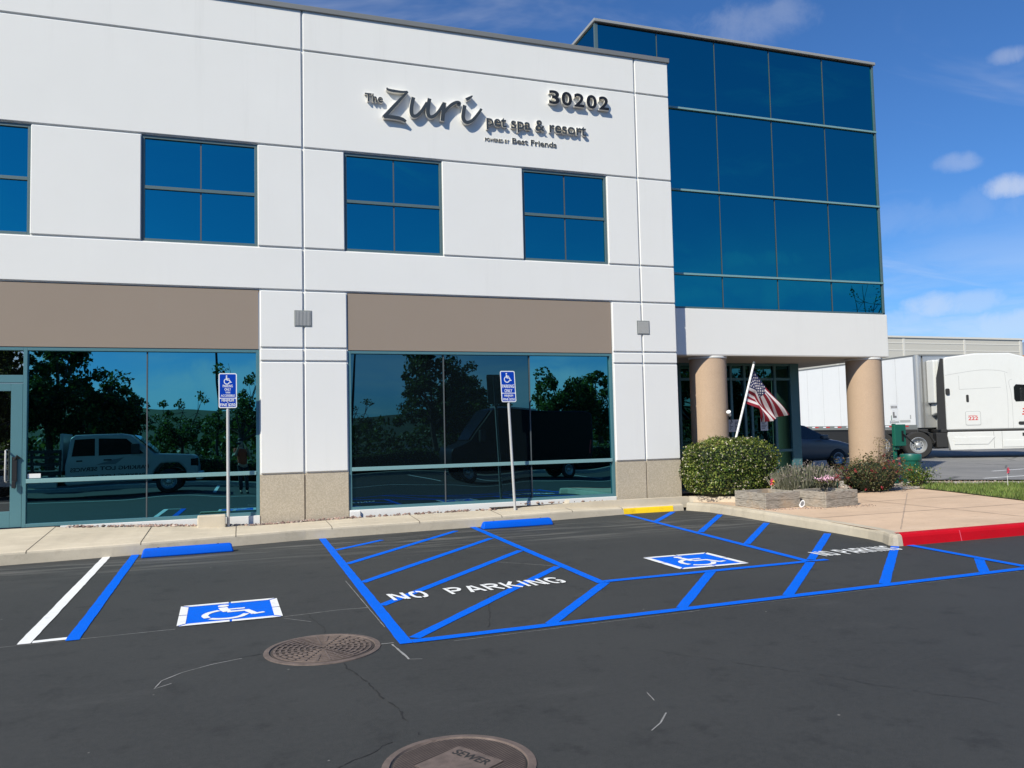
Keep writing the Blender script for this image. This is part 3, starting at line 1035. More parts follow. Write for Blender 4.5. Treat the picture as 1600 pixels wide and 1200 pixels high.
def pebbles(n, place, smin, smax):
    vs, fs = [], []
    base = [(1, 0, 0), (-1, 0, 0), (0, 1, 0), (0, -1, 0), (0, 0, 1), (0, 0, -1)]
    tri = [(0, 2, 4), (2, 1, 4), (1, 3, 4), (3, 0, 4), (2, 0, 5), (1, 2, 5), (3, 1, 5), (0, 3, 5)]
    for _ in range(n):
        c = place()
        s = random.uniform(smin, smax)
        rot = Matrix.Rotation(random.uniform(0, 6.28), 3, 'Z') @ Matrix.Rotation(random.uniform(-.5, .5), 3, 'X')
        b = len(vs)
        for p in base:
            q = rot @ Vector((p[0] * s * random.uniform(.8, 1.4), p[1] * s * random.uniform(.6, 1.0), p[2] * s * random.uniform(.5, .8)))
            vs.append((c[0] + q.x, c[1] + q.y, c[2] + q.z))
        fs += [tuple(i + b for i in t) for t in tri]
    return vs, fs


def pl_wall():
    while True:
        x = random.uniform(-2.55, 8.4)
        if random.random() < (0.95 if x < 1.9 else 0.55 if x < 5 else 0.35 if x > 6.8 else 0.2):
            break
    z = interp(BACK, x) + (0.08 if x > 5 else 0.0)
    return (x, random.uniform(14.10, 14.28), z + 0.008)


v1, f1 = pebbles(620, pl_wall, 0.014, 0.042)
v2, f2 = pebbles(240, lambda: (lambda t: (8.72 + 2.1 * t + random.gauss(0, .05), 11.98 - 0.30 * t + random.gauss(0, 0.10), 0.154))(random.random()), 0.005, 0.017)
v3, f3 = pebbles(700, lambda: (lambda t: (11.8 + 6 * t + random.uniform(-.4, .4), 14.9 + random.uniform(-.9, .7) - 0.1 * t, 0.168))(random.random()), 0.01, 0.03)
mb = MB().add(v1, f1).add(v2, f2).add(v3, f3)
rocks = mb.build('river_rock_gravel', MT['rock'])
tag(rocks, kind='stuff')
g = MB()
g.sheet([(-2.6, 14.11), (4.4, 14.11), (4.4, 14.33), (-2.6, 14.33)], 0.125)
g.sheet([(4.4, 14.12), (8.5, 14.10), (8.5, 14.33), (4.4, 14.33)], 0.225)
g.sheet([(8.5, 14.08), (9.2, 13.5), (9.9, 13.15), (11.4, 13.2), (12.6, 13.9), (12.9, 15.4), (8.5, 15.4)], 0.19)
structure(g.build('planting_soil', MT['soil']))

# turf strip
GP = [(14.3, 14.0), (14.12, 13.0), (13.57, 10.9), (13.3, 9.6), (23, 9.6), (17.2, 13.75), (15.83, 14.35), (15.5, 14.95)]
g = MB()
g.sheet(GP, 0.166)
turf = g.build('turf_base', mat('turf', (0.06, 0.075, 0.02), 0.95, var=0.3, scale=6))
structure(turf)


def inside(p, poly):
    c = False
    j = len(poly) - 1
    for i in range(len(poly)):
        if (poly[i][1] > p[1]) != (poly[j][1] > p[1]) and p[0] < (poly[j][0] - poly[i][0]) * (p[1] - poly[i][1]) / (poly[j][1] - poly[i][1]) + poly[i][0]:
            c = not c
        j = i
    return c


gv, gf = [], []
k = 0
while k < 16000:
    p = (random.uniform(13.2, 19), random.uniform(9.7, 15.1))
    if not inside(p, GP):
        continue
    if math.sin(p[0] * 5.1 + 3 * math.sin(p[1] * 2.3)) * math.sin(p[1] * 4.3) < random.uniform(-1.4, 0.3) - 0.1 and random.random() < 0.5:
        continue
    k += 1
    hgt = random.uniform(0.035, 0.10)
    a = random.uniform(0, 6.28)
    dx, dy = math.cos(a) * 0.009, math.sin(a) * 0.009
    lx, ly = random.uniform(-.04, .04), random.uniform(-.04, .04)
    b = len(gv)
    gv += [(p[0] - dx, p[1] - dy, 0.164), (p[0] + dx, p[1] + dy, 0.164), (p[0] + lx, p[1] + ly, 0.164 + hgt)]
    gf.append((b, b + 1, b + 2))
gr = MB().add(gv, gf).build('grass', MT['grass'])
tag(gr, kind='stuff')

# ------------------------------------------------------------------ painted markings
g = MB()
W = 0.105
for a, b in (((-1.30, 7.50), (-1.385, 12.56)), ((1.235, 6.29), (1.245, 13.05)), ((3.66, 7.87), (3.79, 13.34)), ((6.45, 8.03), (6.93, 13.74))):
    g.ribbon([a, b], W, 0.006, 0.003)
structure(g.build('blue_stall_line', MT['blue_paint']))
g = MB()
g.ribbon([(1.29, 6.335), (8.24, 6.63)], W, 0.0062, 0.003)
g.ribbon([(3.715, 7.93), (6.40, 8.02)], W, 0.0062, 0.003)
g.ribbon([(6.50, 8.03), (6.72, 8.03)], 0.09, 0.0062, 0.012)
g.ribbon([(8.44, 8.47), (8.30, 6.70)], W * 1.05, 0.0074, 0.003)
structure(g.build('blue_border_line', MT['blue_paint']))
g = MB()
for a, b in (((1.29, 11.66), (2.08, 12.42)), ((1.29, 10.38), (3.40, 12.95)), ((1.29, 9.03), (3.66, 11.82)), ((1.29, 7.76), (3.64, 10.43)),
             ((1.33, 6.44), (3.62, 9.02)), ((2.50, 6.43), (3.70, 7.88)), ((3.80, 6.49), (5.06, 7.96)), ((5.0, 6.54), (6.44, 7.98)), ((6.56, 8.12), (8.32, 9.90)),
             ((6.22, 6.60), (8.22, 8.50)), ((7.62, 6.64), (8.32, 7.32)), ((6.87, 12.50), (7.94, 13.75)), ((6.78, 10.93), (8.42, 12.88)), ((6.66, 9.56), (8.36, 11.42))):
    g.ribbon([a, b], W * 0.98, 0.0045, 0.003)
structure(g.build('blue_hatch_marking', MT['blue_paint']))
g = MB()
g.ribbon([(-1.655, 7.53), (-1.75, 12.58)], 0.10, 0.006, 0.003)
g.ribbon([(-1.60, 7.575), (-1.355, 7.595)], 0.085, 0.0055, 0.003)
structure(g.build('white_stall_line', MT['white_paint']))

# chalk snap lines and cracks
g = MB()
for pts, w in (([(-3.6, 7.38), (-1.81, 7.50), (-0.52, 7.57)], 0.008), ([(0.38, 7.66), (0.9, 7.74), (1.16, 7.72)], 0.009),
               ([(-0.43, 5.93), (-0.53, 5.85), (-0.50, 6.02), (-0.38, 6.17), (-0.19, 6.30), (0.02, 6.38)], 0.008),
               ([(1.13, 6.32), (1.17, 5.86)], 0.016), ([(1.17, 5.86), (1.26, 5.83)], 0.007), ([(1.05, 6.36), (1.15, 6.36)], 0.014), ([(0.38, 7.60), (0.60, 7.36)], 0.007),
               ([(2.12, 3.98), (2.22, 4.06), (2.33, 4.19)], 0.010), ([(2.37, 4.40), (2.40, 4.55)], 0.006), ([(1.13, 9.2), (1.17, 6.9)], 0.006),
               ([(3.0, 9.75), (3.66, 9.02)], 0.008), ([(1.6, 6.22), (3.9, 6.34)], 0.005), ([(4.0, 6.355), (8.0, 6.53)], 0.004)):
    g.ribbon(pts, w, 0.003, w * 0.25, 0.05)
structure(g.build('chalk_line_marking', MT['chalk']))
g = MB()


def crack(a, b, w, wob, seed):
    rr = random.Random(seed)
    A, B = Vector(a), Vector(b)
    nrm = Vector((-(B - A).y, (B - A).x)).normalized()
    n = max(6, int((B - A).length / 0.035))
    off = 0
    pts, ws = [], []
    for i in range(n + 1):
        off += rr.uniform(-wob, wob)
        off *= 0.93
        pts.append(A.lerp(B, i / n) + nrm * off)
        ws.append(w * rr.uniform(0.3, 1.5))
    i = 0
    while i < len(pts) - 1:
        j = min(len(pts) - 1, i + rr.randint(5, 14))
        g.ribbon(pts[i:j + 1], ws[i:j + 1], 0.0025, w * 0.3, 0.03)
        i = j + (rr.randint(1, 5) if rr.random() < 0.5 else 0)


crack((0.72, 5.95), (0.90, 4.40), 0.010, 0.014, 3)
crack((0.60, 7.8), (0.66, 6.9), 0.006, 0.014, 4)
crack((0.16, 6.45), (-0.25, 6.36), 0.006, 0.008, 5)
crack((2.35, 7.75), (1.95, 6.4), 0.007, 0.010, 6)
crack((2.9, 5.4), (4.2, 3.6), 0.003, 0.014, 7)
crack((0.78, 4.35), (-0.1, 3.6), 0.005, 0.014, 8)
structure(g.build('asphalt_crack_marking', MT['crack']))

flat = lambda ox, oy, ang: (lambda x, y, z: (ox + x * math.cos(ang) - y * math.sin(ang), oy + x * math.sin(ang) + y * math.cos(ang), z))

ISA = {   # wheelchair symbol, unit square, y up
    'head': (0.40, 0.90, 0.075),
    'strokes': [
        [(0.39, 0.79, 0.12), (0.42, 0.60, 0.115), (0.45, 0.46, 0.11)],
        [(0.44, 0.63, 0.07), (0.68, 0.63, 0.07)],
        [(0.45, 0.475, 0.10), (0.70, 0.475, 0.10), (0.80, 0.20, 0.095)],
        [(0.78, 0.20, 0.07), (0.92, 0.25, 0.07)],
    ],
    'wheel': [(0.345, 0.60), (0.22, 0.50), (0.165, 0.34), (0.20, 0.18), (0.32, 0.07), (0.47, 0.045), (0.61, 0.11), (0.69, 0.25)],
}


def wheelchair(mb, x0, y0, w, h, place, z, stencil=False):
    P = lambda x, y, zz: place(x0 + x * w, y0 + y * h, zz)
    hx, hy, hr = ISA['head']
    disc(mb, hx, hy, hr, P, z)
    for i, s in enumerate(ISA['strokes']):
        pts = [list(q) for q in s]
        if stencil and i == 0: pts[-1][1] += 0.03
        stroke(mb, pts, P, z + 0.0001 * i, smooth=1)
    wl_ = [(x, y, 0.085) for x, y in ISA['wheel']]
    if stencil:
        stroke(mb, wl_[:4], P, z + 0.0005, smooth=5)
        stroke(mb, [(0.235, 0.125, 0.085)] + wl_[4:], P, z + 0.0005, smooth=5)
    else:
        stroke(mb, wl_, P, z + 0.0005, smooth=5)


def ground_emblem(label, ox, oy, ang, s):
    t = thing('accessible_parking_emblem', label, 'painted emblem', (ox, oy, 0), ang, 'wheelchair emblems painted on the asphalt')
    idp = lambda x, y, z: (x, y, z)
    m_ = MB()
    m_.sheet([(0.0, 0.0), (s, 0.0), (s, s), (0.0, s)], 0.0045)
    m_.build('blue_field', MT['blue_paint'], t)
    b = MB()
    w = 0.082 * s
    gp = 0.012 * s
    z = 0.0075
    e = 0.02 * s
    for (a0, a1) in ((0.0, 0.5 * s - gp), (0.5 * s + gp, s)):
        la, lb = (w if a0 == 0 else 0), (w if a1 == s else 0)
        b.add([(a0, -e, z), (a1, -e, z), (a1 - lb, w - e, z), (a0 + la, w - e, z)], [(0, 1, 2, 3)])
        b.add([(a0, s + e, z), (a1, s + e, z), (a1 - lb, s + e - w, z), (a0 + la, s + e - w, z)], [(3, 2, 1, 0)])
        b.add([(-e, a0, z), (w - e, a0 + la, z), (w - e, a1 - lb, z), (-e, a1, z)], [(0, 1, 2, 3)])
        b.add([(s + e, a0, z), (s + e - w, a0 + la, z), (s + e - w, a1 - lb, z), (s + e, a1, z)], [(3, 2, 1, 0)])
    b.build('white_border', MT['white_paint'], t)
    y = MB()
    wheelchair(y, 0.11 * s, 0.10 * s, 0.80 * s, 0.80 * s, idp, 0.0078, True)
    y.build('wheelchair_symbol', MT['white_paint'], t)
    return t


ground_emblem('white bordered blue wheelchair square painted in the near stall beside the manhole cover', -0.50, 7.66, 0.02, 0.86)
ground_emblem('white bordered blue wheelchair square painted in the far stall by the second wheel stop', 4.83, 8.22, 0.0, 0.90)

GL = {   # stencil capitals: strokes in a unit box
    'N': [[(.13, 0), (.13, 1)], [(.24, .92), (.76, .08)], [(.87, 0), (.87, 1)]],
    'O': [[(.46, .93), (.22, .85), (.13, .5), (.22, .15), (.46, .07)], [(.56, .07), (.78, .15), (.87, .5), (.78, .85), (.56, .93)]],
    'P': [[(.13, 0), (.13, 1)], [(.27, .92), (.66, .92), (.86, .74), (.66, .48), (.27, .46)]],
    'A': [[(.10, 0), (.42, .98)], [(.56, .98), (.90, 0)], [(.34, .30), (.68, .30)]],
    'R': [[(.13, 0), (.13, 1)], [(.27, .92), (.66, .92), (.86, .76), (.66, .54), (.27, .52)], [(.52, .46), (.88, 0)]],
    'K': [[(.13, 0), (.13, 1)], [(.30, .46), (.84, 1)], [(.40, .50), (.88, 0)]],
    'I': [[(.5, 0), (.5, 1)]],
    'G': [[(.86, .78), (.70, .91), (.40, .92), (.16, .74), (.13, .45), (.24, .14), (.46, .07)], [(.58, .07), (.85, .14), (.86, .44), (.62, .44)]],
}


def ground_words(label, ox, oy, ang, width, h, wspace):
    t = thing('no_parking_lettering', label, 'painted lettering', (ox, oy, 0), ang, 'painted no parking lettering')
    b = MB()
    text = 'NO PARKING'
    units = sum(wspace if c == ' ' else (0.45 if c == 'I' else 1.0) for c in text)
    u = width / units
    x = 0
    for c in text:
        if c == ' ':
            x += wspace * u
            continue
        cw = u * (0.45 if c == 'I' else 1.0)
        for i, s in enumerate(GL[c]):
            P = lambda a, bb, z, x=x, cw=cw: (x + 0.06 * cw + a * cw * 0.88, bb * h, z)
            lw = 0.235 if c != 'I' else 0.52
            stroke(b, [(p[0], p[1], lw * 0.85) for p in s], P, 0.009 + 0.0002 * i, smooth=4 if len(s) > 3 else 1)
        x += cw
    o = b.build('lettering', MT['white_paint'], t)
    return t


ground_words('white NO PARKING stencil across the hatched aisle between the two stalls', 1.42, 7.91, 0.07, 1.94, 0.33, 0.9)
ground_words('white NO PARKING stencil beside the kerb corner at the red kerb', 6.86, 8.22, 0.0, 1.24, 0.35, 0.6)


def wheel_stop(label, x0, x1, y, ang):
    t = thing('wheel_stop', label, 'wheel stop', (x0, y, 0), ang, 'blue wheel stops at the head of the stalls')
    L = x1 - x0
    m_ = MB()
    pr = [(0, 0), (0.020, 0.085), (0.045, 0.122), (0.125, 0.122), (0.15, 0.085), (0.17, 0)]
    n = len(pr)
    vs = []
    for x, k in ((0, 0.93), (0.06, 1.0), (L - 0.06, 1.0), (L, 0.93)):
        sh = 0.0
        for p in pr:
            xx = x
            if x == 0: xx = 0.005 + max(0, p[1] - 0.05) * 0.45
            if x == L: xx = L - 0.005 - max(0, p[1] - 0.05) * 0.45
            vs.append((xx, p[0], p[1] * (k if p[1] > 0 else 1)))
    fs = [tuple(range(n))[::-1], tuple(range(3 * n, 4 * n))]
    for i in range(3):
        for k in range(n):
            k2 = (k + 1) % n
            fs.append((i * n + k, (i + 1) * n + k, (i + 1) * n + k2, i * n + k2))
    m_.add(vs, fs)
    m_.build('block', MT['blue_stop'], t, bevel=0.02, seg=3, smooth=True)
    for x in (0.22, L - 0.22):
        b = MB()
        b.lathe([(0.0, 0.129), (0.014, 0.129), (0.016, 0.120)], (x, 0.085, 0), 12)
        b.build('anchor_pin', MT['seal'], t)
    return t


wheel_stop('blue concrete wheel stop in front of the van accessible sign and its concrete block', -1.28, -0.06, 12.15, 0.065)
wheel_stop('blue concrete wheel stop at the head of the far stall below the leaning sign', 3.85, 5.15, 12.90, 0.045)


def manhole(name, label, cx_, cy_, r, kind):
    t = thing(name, label, 'manhole cover', (cx_, cy_, 0))
    fr = MB()
    fr.lathe([(r + 0.012, -0.01), (r + 0.008, 0.006), (r - 0.03, 0.009), (r - 0.036, 0.000)], (0, 0, 0), 56)
    fr.build('rim', MT['iron'], t)
    li = MB()
    li.slot = 1
    li.lathe([(0.0, 0.004), (r - 0.044, 0.004), (r - 0.045, -0.01)], (0, 0, 0), 56)
    li.slot = 0
    if kind == 'spokes':
        rr = r - 0.05
        rings = [0.12, 0.24, 0.36, 0.48, 0.60, 0.72, 0.84, 0.95]
        for a in rings:
            n = 48
            li.lathe([((a - 0.028) * rr, 0.003), ((a - 0.024) * rr, 0.010), ((a + 0.024) * rr, 0.010), ((a + 0.028) * rr, 0.003)], (0, 0, 0), n)
        for k in range(24):
            th = 2 * math.pi * k / 24 + 0.05
            d = Vector((math.cos(th), math.sin(th)))
            a0 = 0.05 if k % 4 == 0 else (0.25 if k % 2 == 0 else 0.48)
            li.ribbon([d * rr * a0, d * rr * 0.97], 0.014, 0.012, 0.0)
    else:
        rr = r - 0.05
        k = -rr
        while k < rr:
            hw = math.sqrt(max(0, rr * rr - k * k))
            segs = [(-hw, hw)]
            c = 0.16
            if abs(k) < 0.157:
                e = 0.157
                segs = [(-hw, -e), (e, hw)]
            for a, b in segs:
                if b - a > 0.01:
                    A = Matrix.Rotation(0.5, 2)
                    li.ribbon([A @ Vector((a, k)), A @ Vector((b, k))], 0.007, 0.009, 0, 0.4)
            k += 0.0155
        A = Matrix.Rotation(0.53, 2)
        c = 0.155
        P = [A @ Vector(q) for q in ((-c, -c), (c, -c), (c, c), (-c, c))]
        li.poly_z([(q.x, q.y) for q in P], 0.0045, 0.0105)
    li.build('lid', [MT['iron'], MT['iron_dark']], t)
    if kind != 'spokes':
        tx = MB()
        a = -1.04
        put_text(tx, 'SEWER', -0.12, 0.12, 0.062, 0.06, lambda x, y, z: (x * math.cos(a) - y * math.sin(a), x * math.sin(a) + y * math.cos(a), 0.0115), 0.02)
        tx.build('lettering', MT['chassis'], t)
    return t


manhole('manhole_cover', 'rusty iron manhole cover with concentric rings and spokes beside the blue line', 0.61, 6.41, 0.43, 'spokes')
manhole('manhole_cover', 'rusty iron manhole cover with fine ribs and SEWER plate, nearest the camera', 1.03, 3.94, 0.375, 'plate')

# ------------------------------------------------------------------ the office building
bld = thing('office_building', 'white two storey office building with blue glazed tower, tan panels and teal storefront glass', 'office building', (0, D, 0))
TY = 14.67                                    # tower glass plane
JX = (-5.66, 1.08, 7.69)
JZ = (0.985, 2.92, 3.15, 4.16, 4.91, 6.71, 8.48)


def local(mb):
    """the building's parts are written in world metres; move them under its base point"""
    mb.v = [(x, y - D, z) for x, y, z in mb.v]
    return mb


def part(mb, name, m_, parent=None, **k):
    return local(mb).build(name, m_, parent or bld, **k)


def panel(mb, x0, x1, z0, z1, inset=0.0135, front=D):
    a = x0 + (inset if any(abs(x0 - j) < 1e-4 for j in JX + (0.34, 1.835, 7.025, -4.9)) else 0)
    b = x1 - (inset if any(abs(x1 - j) < 1e-4 for j in JX + (0.34, 1.835, 7.025, -4.9)) else 0)
    c = z0 + (inset if any(abs(z0 - j) < 1e-4 for j in JZ) else 0)
    d = z1 - (inset if any(abs(z1 - j) < 1e-4 for j in JZ) else 0)
    mb.box(a, b, front, front + 0.03, c, d)


XL, XR = -9.0, 8.47
wall = MB()
back = MB()


def rect(x0, x1, z0, z1):
    panel(wall, x0, x1, z0, z1)
    back.box(x0, x1, D + 0.0305, D + 0.32, z0, z1)


full = ((XL, -5.66), (-5.66, 1.08), (1.08, 7.69), (7.69, XR))
for z0, z1 in ((8.48, 9.22), (6.71, 8.48), (4.16, 4.91)):
    for a, b in full:
        rect(a, b, z0, z1)
WIN = ((-4.94, -3.13), (-1.52, 0.32), (1.80, 3.61), (5.20, 7.0))
for a, b in ((XL, -5.66), (-5.66, -4.94), (-3.13, -1.52), (0.32, 1.08), (1.08, 1.80), (3.61, 5.20), (7.0, 7.69), (7.69, XR)):
    rect(a, b, 4.91, 6.71)
PIER = ((XL, -5.66), (-5.66, -4.9), (0.34, 1.08), (1.08, 1.835), (7.025, 7.69), (7.69, XR))
for a, b in PIER:
    rect(a, b, 3.15, 4.16)
    rect(a, b, 2.92, 3.15)
    rect(a, b, 0.985, 2.92)
part(wall, 'wall', MT['white_wall'], bevel=0.013, seg=1)
part(back, 'wall_backing', MT['white_wall'])
for q in range(0, len(PIER), 2):
    pp_ = MB()
    for a, b in PIER[q:q + 2]:
        panel(pp_, a, b, 0.0, 0.985)
    part(pp_, 'plinth', MT['agg'])
pl = MB()
for a, b in ((XL, -4.9), (0.34, 1.835), (7.025, XR)):
    pl.box(a, b, D + 0.031, D + 0.3, 0.0, 0.985)
build_each(local(pl), 'plinth_backing', MT['agg'], bld)
cb = MB()
cb.box(-2.66, 0.339, D + 0.012, D + 0.3, 0.0, 0.30)
cb.box(1.836, 7.024, D + 0.012, D + 0.3, 0.0, 0.305)
cb.box(1.838, 2.02, D - 0.035, D + 0.012, 0.0, 0.29)
part(cb, 'base_kerb', MT['white_wall'], bevel=0.006)
sp = MB()
sp.box(1.846, 7.014, D + 0.03, D + 0.25, 3.13, 4.149)
part(sp, 'spandrel_panel', MT['tan'])
sp = MB()
sp.box(-4.889, 0.329, D + 0.03, D + 0.25, 3.13, 4.149)
part(sp, 'spandrel_panel', MT['tan'])
cp = MB()
cp.box(XL - 0.03, XR + 0.03, D - 0.035, D + 0.36, 9.205, 9.30)
part(cp, 'coping', MT['coping'], bevel=0.008)
rf = MB()
rf.box(XL, XR, D + 0.36, 21.0, 8.9, 9.0)
part(rf, 'roof', MT['roof'])
for q in ((XR - 0.25, XR - 0.001, D + 0.325, 16.395, 0.0, 3.14), (XL, XL + 0.25, D + 0.325, 21, 0.0, 8.9)):
    part(MB().box(*q), 'side_wall', MT['white_wall'])

pane_n = 0


def pane(parent, x0, x1, z0, z1, y, m_='glass_up', tilt=0.004, name='pane', cx_=0.0):
    """one sheet of glass, hung very slightly out of true"""
    p = MB()
    a, b = RNG.uniform(-0.0015, 0.0015, 2)
    h = z1 - z0
    t = tilt * h
    v = []
    for (x, z, k) in ((x0, z0, t / 2 + a), (x1, z0, t / 2 + b), (x1, z1, -t / 2 + b), (x0, z1, -t / 2 + a)):
        v.append((x, y + k, z))
    v += [(q[0], q[1] + 0.012, q[2]) for q in v]
    p.add(v, [(0, 1, 2, 3), (7, 6, 5, 4), (0, 4, 5, 1), (1, 5, 6, 2), (2, 6, 7, 3), (3, 7, 4, 0)])
    return part(p, name, MT[m_], parent)


for (x0, x1) in WIN:
    w_ = MB()
    z0, z1 = 4.91, 6.71
    y0, y1 = D + 0.045, D + 0.13
    w_.box(x0, x0 + 0.05, y0, y1, z0, z1)
    w_.box(x1 - 0.05, x1, y0, y1, z0, z1)
    w_.box(x0 + 0.05, x1 - 0.05, y0, y1, z1 - 0.055, z1)
    w_.box(x0 + 0.05, x1 - 0.05, y0, y1, z0, z0 + 0.05)
    zm = 5.825
    w_.box(x0 + 0.05, x1 - 0.05, y0 + 0.004, y1, zm - 0.028, zm + 0.028)
    fr = part(w_, 'window', MT['frame_up'], bevel=0.004)
    mu = MB()
    xm = (x0 + x1) / 2
    mu.box(xm - 0.011, xm + 0.011, D + 0.078, D + 0.1, z0 + 0.05, zm - 0.028)
    mu.box(xm - 0.011, xm + 0.011, D + 0.078, D + 0.1, zm + 0.028, z1 - 0.055)
    part(mu, 'joint', MT['seal'], fr)
    for a, b in ((x0 + 0.05, xm), (xm, x1 - 0.05)):
        pane(fr, a, b, z0 + 0.05, zm - 0.028, D + 0.085)
        pane(fr, a, b, zm + 0.028, z1 - 0.055, D + 0.085)


def storefront(x0, x1, splits, mats, z0=0.30, z1=3.125, rail=True):
    w_ = MB()
    y0, y1 = D + 0.04, D + 0.15
    w_.box(x0, x0 + 0.055, y0, y1, z0, z1)
    w_.box(x1 - 0.055, x1, y0, y1, z0, z1)
    w_.box(x0 + 0.055, x1 - 0.055, y0, y1, z1 - 0.055, z1)
    w_.box(x0 + 0.055, x1 - 0.055, y0, y1, z0, z0 + 0.055)
    w_.slot = 1
    w_.box(x0 + 0.055, x1 - 0.055, y0 - 0.012, y1, 0.985, 1.05)
    fr = part(w_, 'storefront', [MT['frame'], MT['bar']], bevel=0.004)
    xs = [x0 + 0.055] + list(splits) + [x1 - 0.055]
    j = MB()
    for x in splits:
        j.box(x - 0.009, x + 0.009, D + 0.072, D + 0.1, z0 + 0.055, 0.985)
        j.box(x - 0.009, x + 0.009, D + 0.072, D + 0.1, 1.05, z1 - 0.055)
    build_each(local(j), 'joint', MT['seal'], fr)
    for i, (a, b) in enumerate(zip(xs[:-1], xs[1:])):
        pane(fr, a, b, z0 + 0.055, 0.985, D + 0.095, mats[i], -0.0088)
        pane(fr, a, b, 1.05, z1 - 0.055, D + 0.095, mats[i], -0.0088)
    return fr


storefront(-3.20, 0.339, (-1.425,), ('glass_low', 'glass_low'))
storefront(1.836, 7.024, (3.59, 5.28), ('glass_veil', 'glass_veil', 'glass_low'))
storefront(-4.899, -4.24, (), ('glass_low',))
hd = MB()
hd.box(-4.24, -3.20, D + 0.04, D + 0.15, 3.07, 3.125)
hd.box(-4.24, -3.20, D + 0.04, D + 0.15, 2.56, 2.68)
hf = part(hd, 'transom', MT['frame'], bevel=0.004)
pane(hf, -4.24, -3.20, 2.68, 3.07, D + 0.095, 'glass_door', -0.007)
dr = MB()
y0, y1 = D + 0.05, D + 0.10
dr.box(-3.365, -3.205, y0, y1, 0.31, 2.55)
dr.box(-4.235, -4.08, y0, y1, 0.31, 2.55)
dr.box(-4.08, -3.365, y0, y1, 2.43, 2.55)
dr.box(-4.08, -3.365, y0, y1, 0.31, 0.56)
door = part(dr, 'door', MT['frame'], bevel=0.004)
pane(door, -4.08, -3.365, 0.56, 2.43, D + 0.078, 'glass_door', -0.007)
hn = MB()
hn.tube([(-3.41, D + 0.04, 1.02), (-3.41, D - 0.03, 1.03), (-3.41, D - 0.035, 1.06), (-3.41, D - 0.035, 1.47), (-3.41, D - 0.03, 1.50), (-3.41, D + 0.04, 1.51)], 0.014, 10)
part(hn, 'handle', MT['galv'], door, smooth=True, angle=80)
lk = MB()
lk.box(-3.335, -3.265, D + 0.01, D + 0.05, 1.02, 1.40)
lk.box(-3.325, -3.275, D - 0.03, D + 0.01, 0.92, 1.02)
lk.tube([(-3.30, D + 0.02, 1.36), (-3.26, D - 0.01, 1.42), (-3.235, D + 0.03, 1.38)], 0.018, 8)
part(lk, 'lock', MT['black'], door, bevel=0.008)
nt_ = MB()
nt_.box(-3.13, -2.95, D + 0.070, D + 0.072, 1.06, 1.13)
part(nt_, 'window_sticker', MT['paper'])

for (a, b, c, d) in ((0.92, 1.215, 3.53, 3.815), (7.575, 7.855, 3.51, 3.79)):
    v = MB()
    v.box(a, b, D - 0.010, D + 0.005, c, d)
    vf = part(v, 'wall_vent', MT['vent'], bevel=0.005)
    v = MB()
    nsl = 11
    for i in range(nsl):
        x = a + 0.03 + (b - a - 0.06) * i / (nsl - 1)
        v.box(x - 0.005, x + 0.005, D - 0.018, D - 0.009, c + 0.02, d - 0.02)
    part(v, 'louvre', MT['galv'], vf)

# tower: curtain wall
TX0, TX1, TZ0, TZ1 = 7.02, 14.20, 4.14, 10.04
VX = (7.02, 8.45, 9.87, 11.29, 12.745, 14.20)
HZ = (4.14, 4.865, 6.67, 8.45, 10.04)
TB = 19.2
core = MB()
core.box(TX0 + 0.08, TX1 - 0.08, TY + 0.12, TB, TZ0 + 0.02, 9.98)
part(core, 'tower_core', MT['chassis'])
cwm = MB()
for x in VX[1:-1]:
    pass
cwm.box(TX0 - 0.02, TX0 + 0.045, TY - 0.012, TY + 0.05, TZ0, TZ1)
cwm.box(TX1 - 0.035, TX1 + 0.012, TY - 0.012, TY + 0.05, TZ0, TZ1)
cwm.box(TX0, TX1, TY - 0.012, TY + 0.05, TZ0 - 0.005, TZ0 + 0.03)
cw = part(cwm, 'curtain_wall', MT['frame_up'])
vm = MB()
for x in VX[1:-1]:
    vm.box(x - 0.0055, x + 0.0055, TY + 0.004, TY + 0.05, TZ0 + 0.03, TZ1)
build_each(local(vm), 'glazing_joint', MT['seal'], cw)
hb = MB()
for z in HZ[1:-1]:
    hb.box(TX0 + 0.045, TX1 + 0.012, TY - 0.032, TY + 0.02, z - 0.021, z + 0.021)
part(hb, 'horizontal_bar', MT['bar'], cw, bevel=0.004)
for z0, z1 in zip(HZ[:-1], HZ[1:]):
    for x0, x1 in zip(VX[:-1], VX[1:]):
        pane(cw, x0, x1, z0, z1, TY + 0.02, 'glass_up', 0.001)
for x in (TX0 - 0.008, TX1 - 0.012):
    sd = MB()
    sd.box(x, x + 0.02, TY + 0.055, TB, TZ0, TZ1)
    part(sd, 'side_glazing', MT['glass_up'], cw)
cp = MB()
cp.box(TX0 - 0.05, TX1 + 0.05, TY - 0.055, TB + 0.1, 10.062, 10.125)
part(cp, 'tower_coping', MT['coping_light'], bevel=0.008)
cp = MB()
cp.box(TX0 - 0.004, TX1 + 0.004, TY + 0.002, TB, 10.04, 10.062)
part(cp, 'coping_shadow_line', MT['chassis'])  # black strip that paints the shadow line beneath the coping
fa = MB()
fa.box(XR + 0.004, 14.25, TY - 0.03, TY + 0.35, 3.15, 4.13)
fa.box(13.95, 14.25, TY + 0.35, TB, 3.15, 4.13)
part(fa, 'fascia', MT['white_wall'], bevel=0.012)
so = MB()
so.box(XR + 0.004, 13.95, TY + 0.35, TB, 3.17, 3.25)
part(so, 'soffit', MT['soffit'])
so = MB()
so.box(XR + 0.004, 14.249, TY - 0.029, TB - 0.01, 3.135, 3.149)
part(so, 'soffit_trim', MT['soffit'])
